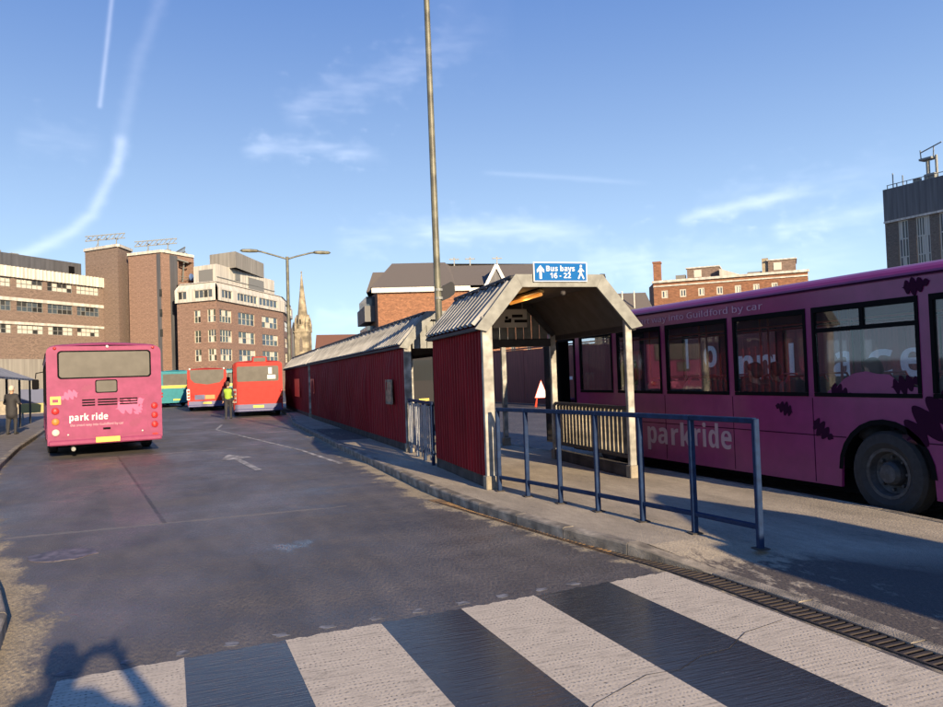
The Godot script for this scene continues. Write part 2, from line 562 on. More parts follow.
# ------------------------------------------------------------------ ground, kerbs, crossing
const LEFT_KERB := [[-8.0, -0.4], [0.0, -0.75], [4.5, -1.0], [6.1, -1.07], [6.9, -1.19], [7.5, -1.36], [9.0, -1.75], [12.0, -2.35], [19.4, -3.46], [25.4, -4.02], [30.0, -4.3], [40.0, -5.0], [60.0, -6.2], [90.0, -8.0]]
const RIGHT_KERB := [[-8.0, 4.05], [3.1, 4.10], [4.3, 4.14], [5.2, 4.12], [5.95, 3.93], [7.05, 3.72], [8.7, 3.53], [10.4, 3.48], [14.0, 3.64], [20.2, 3.92], [30.5, 4.45], [36.0, 5.15], [46.0, 6.0], [60.0, 6.8]]
const BUS_KERB := [[-8.0, 6.7], [3.0, 6.8], [4.4, 6.95], [5.4, 7.08], [6.2, 7.17], [7.3, 7.2], [20.0, 7.2], [30.0, 7.75], [46.0, 8.6], [60.0, 9.4]]

func at_v(line: Array, v: float) -> float:
	for k in line.size() - 1:
		if v <= line[k + 1][0]:
			return lerp(float(line[k][1]), float(line[k + 1][1]), clamp((v - line[k][0]) / (line[k + 1][0] - line[k][0]), 0.0, 1.0))
	return line[-1][1]

func pave_h(u: float, v: float) -> float:
	var drop := smoothstep(6.1, 5.2, v) * (1.0 - smoothstep(-1.6, -2.6, v))
	return 0.12 - 0.105 * drop * smoothstep(5.1, 4.15, u)

func ground():
	var mb := MB.new()
	mb.quad(Vector3(-500, -0.012, 500), Vector3(500, -0.012, 500), Vector3(500, -0.012, -500), Vector3(-500, -0.012, -500))
	tag(obj("ground", mb, M.asphalt), "", "", "", "structure")
	# the bus road in front, with its stains, dust, joints and damp
	var u0 := -6.2; var u1 := 6.2; var v0 := -4.0; var v1 := 42.0
	var w := 1200; var h := 1900
	var lut := PackedByteArray()
	for k in 2048: lut.append(int(255.0 * pow(k / 2047.0, 0.4545)))
	var coarse := noise_bytes(w, h, 0.006, 41, 4)
	var fine := noise_bytes(w, h, 0.22, 43, 2)
	var mid := noise_bytes(w, h, 0.03, 45, 4)
	var lanes := noise_bytes(w, h, 0.02, 47, 3, w, 120)
	var across := noise_bytes(w, h, 0.03, 49, 3, 160, h)
	var rag := noise_bytes(w, h, 0.05, 51, 3, 240, h)
	var img := PackedByteArray(); img.resize(w * h * 3)
	var rgh := PackedByteArray(); rgh.resize(w * h)
	for y in h:
		var v := v0 + (y + 0.5) / h * (v1 - v0)
		var lk := at_v(LEFT_KERB, v)
		var rk := at_v(RIGHT_KERB, v)
		var jointv := absf(v - 10.39)
		var seam := lerpf(-0.09, -1.1, (v - 10.42) / 9.5)
		var lw := 0.36 - 0.006 * v
		if v > 9.0: lw *= clampf(1.0 - (v - 9.0) * 0.12, 0.15, 1.0)
		var rw := 0.17 if v > 9.5 else 0.06
		if v > 15.0: rw *= clampf(1.0 - (v - 15.0) * 0.06, 0.2, 1.0)
		for x in w:
			var k := y * w + x
			var u := u0 + (x + 0.5) / w * (u1 - u0)
			var c: float = coarse[k] / 255.0
			var f: float = fine[k] / 255.0
			var md: float = mid[k] / 255.0
			var ln: float = lanes[k] / 255.0
			var ac: float = across[k] / 255.0
			var rg: float = rag[k] / 255.0
			var t := 0.155 * (0.66 + 0.38 * c + 0.36 * f + 0.34 * (md - 0.5) + 0.30 * (ln - 0.5) + 0.44 * (ac - 0.5))
			var r := t * 1.09; var g := t * 0.975; var b := t * 0.875
			# rusty brown patches
			var rust: float = clampf((md - 0.62) * 3.0, 0.0, 1.0) * clampf((c - 0.45) * 3.0, 0.0, 1.0)
			r += 0.030 * rust; g += 0.012 * rust
			var rr := 0.59 - 0.30 * c + 0.22 * f + 0.26 * (ac - 0.5) + 0.06 * (ln - 0.5)
			# pale dry grit along both kerbs, ragged towards the damp road
			var dl: float = lw + (rg - 0.5) * 0.34 + (md - 0.5) * 0.22 + (f - 0.5) * 0.14 - (u - lk)
			var dr: float = rw + (rg - 0.5) * 0.42 + (md - 0.5) * 0.26 + (f - 0.5) * 0.10 - (rk - u) + 0.16
			var dust: float = maxf(clampf(dl * 5.0, 0.0, 1.0), clampf(dr * 7.0, 0.0, 1.0))
			if dust > 0.0:
				var dt := 0.70 + 0.34 * f + 0.24 * (md - 0.5) + 0.3 * (ac - 0.5)
				r = lerpf(r, 0.60 * dt, dust); g = lerpf(g, 0.505 * dt, dust); b = lerpf(b, 0.34 * dt, dust)
				rr = lerpf(rr, 0.95, dust)
			# slab joints
			if jointv < 0.035 + 0.03 * md and u < 2.2 and ac > 0.28:
				r = lerpf(r, 0.34, 0.6); g = lerpf(g, 0.32, 0.6); b = lerpf(b, 0.30, 0.6); rr = 0.8
			if absf(v - 20.9 - 0.15 * u) < 0.08 and u < 1.6 and u > -0.4 and md > 0.4:
				r = lerpf(r, 0.42, 0.6); g = lerpf(g, 0.41, 0.6); b = lerpf(b, 0.40, 0.6); rr = 0.9
			if v > 10.4 and v < 21.0:
				if absf(u - seam) < 0.018 + 0.012 * md: r *= 0.45; g *= 0.45; b *= 0.45
				elif u < seam and u > seam - 0.55:
					r *= 1.22; g *= 1.08; b *= 1.08  # reddish reflection of the pink bus tinted into this strip
			# damp hollows
			var pud: float = clampf((0.62 - Vector2((u - 1.15) / 0.50, (v - 8.22) / 0.36).length() + (md - 0.5) * 1.3) * 3.0, 0.0, 1.0)
			if pud > 0.0:
				rr = lerpf(rr, 0.22, pud); r = lerpf(r, 0.10, pud); g = lerpf(g, 0.105, pud); b = lerpf(b, 0.115, pud)
			img[k * 3] = lut[clampi(int(r * 2047.0), 0, 2047)]
			img[k * 3 + 1] = lut[clampi(int(g * 2047.0), 0, 2047)]
			img[k * 3 + 2] = lut[clampi(int(b * 2047.0), 0, 2047)]
			rgh[k] = int(255.0 * clampf(rr, 0.05, 1.0))
	var m := StandardMaterial3D.new()
	m.resource_name = "road"
	m.albedo_texture = ImageTexture.create_from_image(Image.create_from_data(w, h, false, Image.FORMAT_RGB8, img))
	m.roughness = 1.0
	m.roughness_texture = ImageTexture.create_from_image(Image.create_from_data(w, h, false, Image.FORMAT_L8, rgh))
	m.normal_enabled = true
	m.normal_texture = road_bumps()
	m.normal_scale = 1.0
	gritty(m)
	M.road = m
	mb = MB.new()
	mb.uvf = func(p: Vector3): return Vector2((p.x - u0) / (u1 - u0), (-p.z - v0) / (v1 - v0))
	for iy in 46:
		for ix in 4:
			var a := u0 + (u1 - u0) * ix / 4.0; var b := u0 + (u1 - u0) * (ix + 1) / 4.0
			mb.quad(W(a, 0, v0 + iy), W(b, 0, v0 + iy), W(b, 0, v0 + iy + 1), W(a, 0, v0 + iy + 1))
	tag(obj("road", mb, m), "", "", "", "structure")
	# the island pavement between road and bus bay
	var pw := 760; var ph := 1300
	var pu0 := 3.2; var pu1 := 7.4; var pv0 := 0.0; var pv1 := 20.0
	var n1 := noise_bytes(pw, ph, 0.008, 61, 4)
	var n2 := noise_bytes(pw, ph, 0.05, 63, 4)
	var n3 := noise_bytes(pw, ph, 0.3, 65, 2)
	img = PackedByteArray(); img.resize(pw * ph * 3)
	for y in ph:
		var v := pv0 + (y + 0.5) / ph * (pv1 - pv0)
		for x in pw:
			var u := pu0 + (x + 0.5) / pw * (pu1 - pu0)
			var k := y * pw + x
			var a: float = n1[k] / 255.0; var b: float = n2[k] / 255.0; var c: float = n3[k] / 255.0
			var t := 0.62 + 0.36 * a + 0.28 * (b - 0.5) + 0.32 * (c - 0.5)
			var r := 0.72 * t; var g := 0.63 * t; var bb := 0.48 * t
			# dark tarmac ramp by the crossing, with worn pale patches
			var near_kerb := smoothstep(5.3, 4.4, u)
			var edge := 5.62 - 0.55 * (u - 4.1) + ((b - 0.5) * 1.1 + (a - 0.5) * 0.8) * (0.15 + 0.85 * near_kerb)
			var tar: float = clampf((edge - v) * lerpf(1.1, 5.0, near_kerb), 0.0, 1.0) * (1.0 - 0.7 * clampf((a * 0.5 + b * 1.3 + c * 0.5 - 1.36) * 5.0, 0.0, 1.0) * smoothstep(4.95, 4.5, u))
			tar *= smoothstep(6.6, 6.0, u + (b - 0.5))
			r = lerpf(r, 0.14 * (0.7 + 0.6 * c), tar); g = lerpf(g, 0.118 * (0.7 + 0.6 * c), tar); bb = lerpf(bb, 0.105 * (0.7 + 0.6 * c), tar)
			# damp dark stains
			var st: float = clampf((b - 0.60) * 3.0, 0.0, 1.0) * clampf((0.55 - a) * 3.0, 0.0, 1.0)
			r *= 1.0 - 0.5 * st; g *= 1.0 - 0.5 * st; bb *= 1.0 - 0.48 * st
			img[k * 3] = lut[clampi(int(r * 2047.0), 0, 2047)]; img[k * 3 + 1] = lut[clampi(int(g * 2047.0), 0, 2047)]; img[k * 3 + 2] = lut[clampi(int(bb * 2047.0), 0, 2047)]
	m = StandardMaterial3D.new()
	m.resource_name = "pavement"
	m.albedo_texture = ImageTexture.create_from_image(Image.create_from_data(pw, ph, false, Image.FORMAT_RGB8, img))
	m.roughness = 0.88
	m.normal_enabled = true
	m.normal_texture = T.pave_n
	m.normal_scale = 0.8
	m.texture_repeat = true
	gritty(m)
	mb = MB.new()
	mb.uvf = func(p: Vector3): return Vector2((p.x - pu0) / (pu1 - pu0), (-p.z - pv0) / (pv1 - pv0))
	var vs := []
	var vv := -8.0
	while vv < 60.0:
		vs.append(vv)
		vv += 0.25 if vv > 3.0 and vv < 12.0 else 1.0
	for k in vs.size() - 1:
		for i in 8:
			var p := []
			for q in [[i, k], [i + 1, k], [i + 1, k + 1], [i, k + 1]]:
				var v: float = vs[q[1]]
				var u := lerpf(at_v(RIGHT_KERB, v) + 0.12, at_v(BUS_KERB, v) - 0.12, q[0] / 8.0)
				p.append(W(u, pave_h(u, v) - 0.002, v))
			mb.quad(p[0], p[1], p[2], p[3])
	tag(obj("pavement", mb, m), "", "", "", "structure")
	# left pavement
	mb = MB.new()
	for k in vs.size() - 1:
		var a0 := at_v(LEFT_KERB, vs[k]) - 0.12; var a1 := at_v(LEFT_KERB, vs[k + 1]) - 0.12
		mb.quad(W(-16, 0.118, vs[k]), W(a0, 0.118, vs[k]), W(a1, 0.118, vs[k + 1]), W(-16, 0.118, vs[k + 1]))
	tag(obj("pavement", mb, mat("left_pavement", lin(0.20, 0.18, 0.165), 0.85, 0.0, T.grime, 0.3, T.fine_n, 0.5)), "", "", "", "structure")

func gritty(m: StandardMaterial3D):
	m.detail_enabled = true
	m.detail_blend_mode = BaseMaterial3D.BLEND_MODE_MUL
	m.detail_albedo = T.grit
	m.detail_uv_layer = BaseMaterial3D.DETAIL_UV_2
	m.uv2_triplanar = true
	m.uv2_world_triplanar = true
	m.uv2_scale = Vector3.ONE * 0.9

func road_bumps() -> ImageTexture:
	var w := 1400; var h := 2048
	var nz := FastNoiseLite.new()
	nz.seed = 71
	nz.frequency = 0.37
	nz.fractal_octaves = 2
	var im := nz.get_image(w, h)
	im.convert(Image.FORMAT_RGBA8)
	im.bump_map_to_normal_map(0.45)
	var nz2 := FastNoiseLite.new()
	nz2.seed = 73
	nz2.frequency = 0.33
	nz2.fractal_octaves = 3
	var im2 := nz2.get_image(900, 1600)
	im2.convert(Image.FORMAT_RGBA8)
	im2.bump_map_to_normal_map(0.6)
	T.pave_n = ImageTexture.create_from_image(im2)
	return ImageTexture.create_from_image(im)

func kerb_line(line: Array, side: float, from_v: float, to_v: float, step: float, m: Material, called: String, flat_fn: Callable):
	var root := Node3D.new()
	root.name = numbered(called)
	add_child(root)
	tag(root, "", "", "", "structure")
	var v := from_v
	while v < to_v:
		var v2 := v + step - 0.012
		var a0 := at_v(line, v); var a1 := at_v(line, v2)
		var mb := MB.new()
		var dh: float = rng.randf_range(-0.003, 0.004)
		var t0: float = flat_fn.call(a0, v) + 0.003 + dh; var t1: float = flat_fn.call(a1, v2) + 0.003 + dh
		var wd := 0.125
		var pr := func(a: float, t: float, vv: float) -> Array:
			var c: float = min(0.022, max(0.004, t * 0.3))
			return [W(a, -0.01, vv), W(a, t - c, vv), W(a + side * c * 0.4, t - c * 0.35, vv), W(a + side * c, t, vv), W(a + side * wd, t, vv), W(a + side * wd, -0.01, vv)]
		var p: Array = pr.call(a0, t0, v); var q: Array = pr.call(a1, t1, v2)
		for k in 5:
			if side < 0: mb.quad(p[k + 1], p[k], q[k], q[k + 1])
			else: mb.quad(p[k], p[k + 1], q[k + 1], q[k])
		for e in [[p, side], [q, -side]]:
			for k in range(1, 5):
				if e[1] > 0: mb.tri(e[0][0], e[0][k], e[0][k + 1])
				else: mb.tri(e[0][0], e[0][k + 1], e[0][k])
		obj("kerb_stone", mb, m, root)
		v += step

func kerbs():
	kerb_line(RIGHT_KERB, 1.0, -3.0, 54.0, 0.915, M.kerb, "kerb", pave_h)
	kerb_line(BUS_KERB, -1.0, -3.0, 54.0, 0.915, M.kerb, "kerb", func(u, v): return 0.12)
	kerb_line(LEFT_KERB, -1.0, 1.0, 60.0, 0.915, M.kerb, "kerb", func(u, v): return 0.12)

func zebra_images():
	# worn white paint with tyre tread marks, and black paint dragged by a brush
	var w := 256; var h := 1536
	var n1 := noise_bytes(w, h, 0.012, 81, 4)
	var n2 := noise_bytes(w, h, 0.12, 83, 3)
	var n3 := noise_bytes(w, h, 0.10, 85, 3, 20, h)
	var wh := PackedByteArray(); wh.resize(w * h * 3)
	var hi := PackedByteArray(); hi.resize(w * h)
	var bh := PackedByteArray(); bh.resize(w * h)
	var bc := PackedByteArray(); bc.resize(w * h * 3)
	for y in h:
		for x in w:
			var k := y * w + x
			var a: float = n1[k] / 255.0; var b: float = n2[k] / 255.0; var s: float = n3[k] / 255.0
			# tread: rows of slanted lugs, 5 cm apart, in bands along the stripe
			var band := posmod(x + int(16.0 * a), 72)
			var slant := band * 0.4 if band < 36 else (72 - band) * 0.4
			var cell := posmod(y + int(slant) + (12 if (band / 18) % 2 else 0), 24)
			var lug := 0.0 if cell < 10 and band % 18 > 4 else 1.0
			var wear: float = clamp((a - 0.15) * 2.2, 0.0, 1.0) * clamp(n2[(k + 977) % (w * h)] / 255.0 * 1.2 + 0.25, 0.0, 1.0)
			var xe := x + 14.0 * (a - 0.5) + 9.0 * (n3[(k + 5000) % (w * h)] / 255.0 - 0.5)
			var dia := cos(TAU * (xe / 21.0 + y / 28.0)) * cos(TAU * (xe / 21.0 - y / 28.0))
			var pit: float = clamp(dia * 1.2 - 0.3 + 1.1 * (b - 0.5), 0.0, 1.0) * clamp(wear * 1.5 - 0.2 + 0.9 * (s - 0.4), 0.0, 1.0) * (0.4 + 0.6 * lug)
			var ht: float = 0.66 - 0.42 * pit + 0.26 * (b - 0.5) + 0.12 * (s - 0.5)
			hi[k] = int(255 * clamp(ht, 0.0, 1.0))
			var dirt: float = clamp(0.52 - ht + 0.30 * (0.5 - s) + 0.3 * (0.5 - a), 0.0, 1.0)
			var t: float = 1.0 - 0.25 * clamp(0.5 - a, 0.0, 1.0) - 0.36 * pit - dirt * 1.3 - 0.25 * clamp(0.5 - s, 0.0, 1.0) - 0.16 * (1.0 - b) - 0.14 * (1.0 - s)
			var worn: float = clamp((b * 0.6 + s * 0.5 - 0.80) * 5.0, 0.0, 1.0) * 0.6
			t = lerpf(t, 0.26, worn)
			wh[k * 3] = int(255 * pow(clamp(0.57 * t, 0.02, 1), 0.4545)); wh[k * 3 + 1] = int(255 * pow(clamp(0.505 * t, 0.02, 1), 0.4545)); wh[k * 3 + 2] = int(255 * pow(clamp(0.40 * t, 0.02, 1), 0.4545))
			bh[k] = int(255 * clamp(0.5 + 0.6 * (s - 0.5) + 0.2 * (b - 0.5), 0, 1))
			var d: float = 0.026 * (0.7 + 0.5 * s + 0.35 * b) + 0.03 * clamp((s + b - 1.35) * 4.0, 0.0, 1.0)
			bc[k * 3] = int(255 * pow(d * 0.95, 0.4545)); bc[k * 3 + 1] = int(255 * pow(d * 1.0, 0.4545)); bc[k * 3 + 2] = int(255 * pow(d * 1.08, 0.4545))
	for e in [["zebra_white", wh, hi, 0.8, 1.3], ["zebra_black", bc, bh, 0.24, 1.0]]:
		var m := StandardMaterial3D.new()
		m.resource_name = e[0]
		m.albedo_texture = ImageTexture.create_from_image(Image.create_from_data(w, h, false, Image.FORMAT_RGB8, e[1]))
		var ni := Image.create_from_data(w, h, false, Image.FORMAT_L8, e[2])
		ni.convert(Image.FORMAT_RGBA8)
		ni.bump_map_to_normal_map(e[4])
		m.normal_enabled = true
		m.normal_texture = ImageTexture.create_from_image(ni)
		m.roughness = e[3]
		M[e[0]] = m

func crossing():
	zebra_images()
	var edge := func(u: float): return 5.215 + 0.072 * u
	var cuts := [-0.65, 0.05, 0.68, 1.34, 1.955, 2.575, 3.27, 3.86]
	var root := Node3D.new()
	root.name = "crosswalk"
	add_child(root)
	tag(root, "", "", "", "structure")
	for k in cuts.size() - 1:
		var a: float = cuts[k]; var b: float = cuts[k + 1]
		var white := k % 2 == 0
		var mb := MB.new()
		var off: float = rng.randf()
		mb.uvf = func(p: Vector3): return Vector2((p.x - a) / 0.72 + off * 0.3, -p.z / 4.6 + off)
		var y := 0.005 if white else 0.0045
		var n := 14
		for i in n:
			# slightly uneven far edge and sides
			var x0 := lerpf(a, b, i / float(n)); var x1 := lerpf(a, b, (i + 1) / float(n))
			var j0: float = 0.012 * sin(i * 2.3 + k * 1.7) + 0.008 * sin(i * 5.1 + k); var j1: float = 0.012 * sin((i + 1) * 2.3 + k * 1.7) + 0.008 * sin((i + 1) * 5.1 + k)
			mb.quad(W(x0, y, 1.2), W(x1, y, 1.2), W(x1, y, edge.call(x1) + j1), W(x0, y, edge.call(x0) + j0))
		obj("white_stripe" if white else "black_stripe", mb, M.zebra_white if white else M.zebra_black, root)
	# worn white setts along the edge of the crossing
	var us := [-0.62, -0.28, 0.05, 0.34, 0.67, 0.98, 1.33, 1.66, 2.02, 2.36, 2.7, 3.0]
	for k in us.size():
		var u: float = us[k]
		var mb := MB.new()
		var poly := PackedVector2Array()
		for i in 10:
			var t := TAU * i / 10.0
			var q := Vector2(clamp(cos(t) * 1.25, -1, 1) * 0.055, clamp(sin(t) * 1.25, -1, 1) * 0.05)
			poly.append(q * rng.randf_range(0.55, 1.1))
		mb.prism(poly, 0.0015, W(u, 0.0005, edge.call(u) + 0.13), Basis(Vector3.RIGHT, Vector3.FORWARD, Vector3.UP).rotated(Vector3.UP, rng.randf_range(-0.3, 0.3)))
		obj("white_sett", mb, M.stud, root)
	# hairline crack running across the crossing
	var cr := MB.new()
	var cp := [[1.75, 3.30], [2.0, 3.52], [2.18, 3.60], [2.45, 3.72], [2.66, 3.70], [2.9, 3.82], [3.12, 3.84], [3.4, 4.02], [3.78, 4.10]]
	for k in cp.size() - 1:
		var a := Vector2(cp[k][0], cp[k][1]); var b := Vector2(cp[k + 1][0], cp[k + 1][1])
		var nn := (b - a).normalized().orthogonal() * rng.randf_range(0.0018, 0.0035)
		cr.quad(W(a.x - nn.x, 0.0065, a.y - nn.y), W(a.x + nn.x, 0.0065, a.y + nn.y), W(b.x + nn.x, 0.0065, b.y + nn.y), W(b.x - nn.x, 0.0065, b.y - nn.y))
	obj("crack", cr, M.dark_plinth, root)
	# channel drain between the crossing and the kerb
	var drain := Node3D.new()
	drain.name = "drainage_channel"
	add_child(drain)
	tag(drain, "", "", "", "structure")
	var lo := [[1.5, 3.92], [3.1, 3.93], [4.0, 3.91], [5.1, 3.92], [5.9, 3.84], [6.5, 3.76], [8.0, 3.58], [10.3, 3.30]]
	var fr := MB.new()
	var v := 1.6
	var bar := MB.new()
	bar.box(Vector3.ZERO, Vector3(0.185, 0.014, 0.034), 0.004)
	var bar_mesh := bar.mesh()
	while v < 9.9:
		var u := at_v(lo, v)
		var d := at_v(lo, v + 0.05) - u
		var t := Transform3D(Basis(Vector3.UP, atan2(-d, 0.05)), W(u + 0.10, 0.002, v))
		var dusty: bool = v > 6.4 + rng.randf_range(-0.6, 0.6)
		again("grate_bar", bar_mesh, M.iron_dusty if dusty else M.iron, drain, t)
		v += 0.062
	for side in [0.0, 0.2]:
		for k in range(0, 42):
			var a := 1.6 + k * 0.2; var b := a + 0.2
			fr.beam(W(at_v(lo, a) + side, 0.001, a), W(at_v(lo, b) + side, 0.001, b), 0.018, 0.02)
	obj("grate_frame", fr, M.iron, drain)
	var gut := MB.new()
	for k in range(0, 42):
		var a := 1.6 + k * 0.2; var b := a + 0.2
		gut.quad(W(at_v(lo, a) + 0.01, 0.0015, a), W(at_v(lo, a) + 0.19, 0.0015, a), W(at_v(lo, b) + 0.19, 0.0015, b), W(at_v(lo, b) + 0.01, 0.0015, b))
	obj("channel_bed", gut, M.black, drain)
	var silt := MB.new()
	for k in range(23, 43):
		var a := 1.6 + k * 0.2; var b := a + 0.2
		silt.quad(W(at_v(lo, a) - 0.02, 0.0055 if k > 23 else 0.002, a), W(at_v(lo, a) + 0.17, 0.0055 if k > 23 else 0.002, a), W(at_v(lo, b) + 0.17, 0.0055, b), W(at_v(lo, b) - 0.02, 0.0055, b))
	obj("silt", silt, M.iron_dusty, drain)
	# painted lines and worn arrow further up the road
	var lines := Node3D.new()
	lines.name = "road_marking"
	add_child(lines)
	tag(lines, "", "", "", "structure")
	for l in [[1.58, 30.0, 2.98, 19.3], [2.98, 19.3, 3.22, 15.6], [-0.1, 30.25, 1.58, 30.0], [1.58, 30.0, 2.0, 33.4]]:
		var mb := MB.new()
		var a := Vector2(l[0], l[1]); var b := Vector2(l[2], l[3])
		var nn := (b - a).normalized().orthogonal() * 0.05
		mb.quad(W(a.x - nn.x, 0.004, a.y - nn.y), W(a.x + nn.x, 0.004, a.y + nn.y), W(b.x + nn.x, 0.004, b.y + nn.y), W(b.x - nn.x, 0.004, b.y - nn.y))
		obj("painted_line", mb, M.line_paint, lines)
	var ar := MB.new()
	for q in [[[1.52, 15.5], [1.66, 15.55], [1.46, 18.1], [1.32, 18.05]], [[1.02, 17.9], [1.75, 18.3], [1.30, 19.3], [1.25, 19.3]]]:
		ar.quad(W(q[0][0], 0.0045, q[0][1]), W(q[1][0], 0.0045, q[1][1]), W(q[2][0], 0.0045, q[2][1]), W(q[3][0], 0.0045, q[3][1]))
	obj("painted_arrow", ar, M.line_paint, lines)
	# iron cover sunk in the road
	var cov := MB.new()
	var pl := PackedVector2Array()
	for i in 22:
		var t := TAU * i / 22.0
		pl.append(Vector2(cos(t) * 0.34, sin(t) * 0.31) * rng.randf_range(0.86, 1.06))
	cov.prism(pl, 0.006, W(-1.06, 0.0, 9.02), Basis(Vector3.RIGHT, Vector3.FORWARD, Vector3.UP))
	tag(obj("manhole_cover", cov, M.cover_metal), "worn grey oval cover sunk in the road before the crossing", "manhole cover")


# ------------------------------------------------------------------ buildings
func at_depth(px: float, z: float) -> Vector3:       # the point on the ground under the horizon at this column and distance
	var p := cam_basis * Vector3((px - 471.5) / F * z, -(horizon(px) - 353.5) / F * z, -z)
	return Vector3(p.x, 0, p.z)

func fac(x0: float, z0: float, x1: float, z1: float) -> Dictionary:
	var a := at_depth(x0, z0)
	var b := at_depth(x1, z1)
	var d := (b - a).normalized()
	return {"o": a, "e": b, "dir": d, "len": a.distance_to(b), "bs": Basis(d, Vector3.UP, d.cross(Vector3.UP))}

func fp(f: Dictionary, px: float, py: float) -> Vector2:      # metres along the wall, height
	var r := ray(px, py)
	# r.xz * t = o + dir * s
	var det: float = r.x * -f.dir.z + r.z * f.dir.x
	var t: float = (f.o.x * -f.dir.z + f.o.z * f.dir.x) / det
	var s: float = (r.x * f.o.z - r.z * f.o.x) / det
	return Vector2(s, EYE + r.y * t)

func fs(f: Dictionary, px: float) -> float:
	return fp(f, px, horizon(px)).x

func on(f: Dictionary, root: Node3D) -> MB:
	var mb := MB.new()
	mb.xf = Transform3D(f.bs, f.o - root.position)
	return mb

func wall(mb: MB, x0: float, x1: float, y0: float, y1: float, rects: Array, deep := 0.25):
	var xs := [x0, x1]; var ys := [y0, y1]
	for r in rects:
		xs.append(r[0]); xs.append(r[2]); ys.append(r[1]); ys.append(r[3])
	xs.sort(); ys.sort()
	for i in xs.size() - 1:
		for j in ys.size() - 1:
			var a: float = xs[i]; var b: float = xs[i + 1]; var c: float = ys[j]; var d: float = ys[j + 1]
			if b - a < 0.001 or d - c < 0.001: continue
			var hole := false
			for r in rects:
				if (a + b) * 0.5 > r[0] and (a + b) * 0.5 < r[2] and (c + d) * 0.5 > r[1] and (c + d) * 0.5 < r[3]: hole = true
			if not hole: mb.quad(Vector3(a, c, 0), Vector3(b, c, 0), Vector3(b, d, 0), Vector3(a, d, 0))
	for r in rects:
		var p := [Vector3(r[0], r[1], 0), Vector3(r[2], r[1], 0), Vector3(r[2], r[3], 0), Vector3(r[0], r[3], 0)]
		var k := Vector3(0, 0, -deep)
		for i in 4:
			var a: Vector3 = p[i]; var b: Vector3 = p[(i + 1) % 4]
			mb.quad(b, a, a + k, b + k)

func window(f: Dictionary, root: Node3D, r: Array, cols: int, rows: int, fm: Material, panes: Array, deep := 0.2, bar := 0.07):
	var mb := on(f, root)
	var z := -deep + 0.05
	var w: float = r[2] - r[0]; var h: float = r[3] - r[1]
	for i in cols + 1:
		var x: float = r[0] + bar * 0.5 + (w - bar) * i / cols
		mb.box(Vector3(x, r[1] + h * 0.5, z), Vector3(bar, h, 0.08))
	for j in rows + 1:
		var y: float = r[1] + bar * 0.5 + (h - bar) * j / rows
		mb.box(Vector3(r[0] + w * 0.5, y, z + 0.003), Vector3(w, bar, 0.08))
	var win := obj("window", mb, fm, root)
	for i in cols:
		for j in rows:
			var q := on(f, root)
			var a: float = r[0] + w * i / cols; var b: float = r[0] + w * (i + 1) / cols
			var c: float = r[1] + h * j / rows; var d: float = r[1] + h * (j + 1) / rows
			var zz := -deep + 0.02
			var tilt := rng.randf_range(-0.012, 0.012)
			q.quad(Vector3(a, c, zz), Vector3(b, c, zz + tilt), Vector3(b, d, zz + tilt), Vector3(a, d, zz))
			obj("pane", q, panes[rng.randi() % panes.size()], win)

# plain block on a ground plan (world u, v corners, anticlockwise seen from above)
func block(called: String, root: Node3D, plan: Array, h0: float, h1: float, m: Material, skip := []) -> MeshInstance3D:
	var mb := MB.new()
	var o := root.position
	var top := []
	for k in plan.size():
		var a: Vector3 = plan[k] - o; var b: Vector3 = plan[(k + 1) % plan.size()] - o
		a.y = 0; b.y = 0
		top.append(a + Vector3.UP * h1)
		if not k in skip:
			mb.quad(a + Vector3.UP * h0, b + Vector3.UP * h0, b + Vector3.UP * h1, a + Vector3.UP * h1)
	for k in range(1, top.size() - 1):
		mb.tri(top[0], top[k], top[k + 1])
	return obj(called, mb, m, root)

func far_buildings():
	office_block()
	stair_towers()
	corner_office()
	church()
	gable_house()
	flat_roof_house()
	slate_house()
	dark_tower()

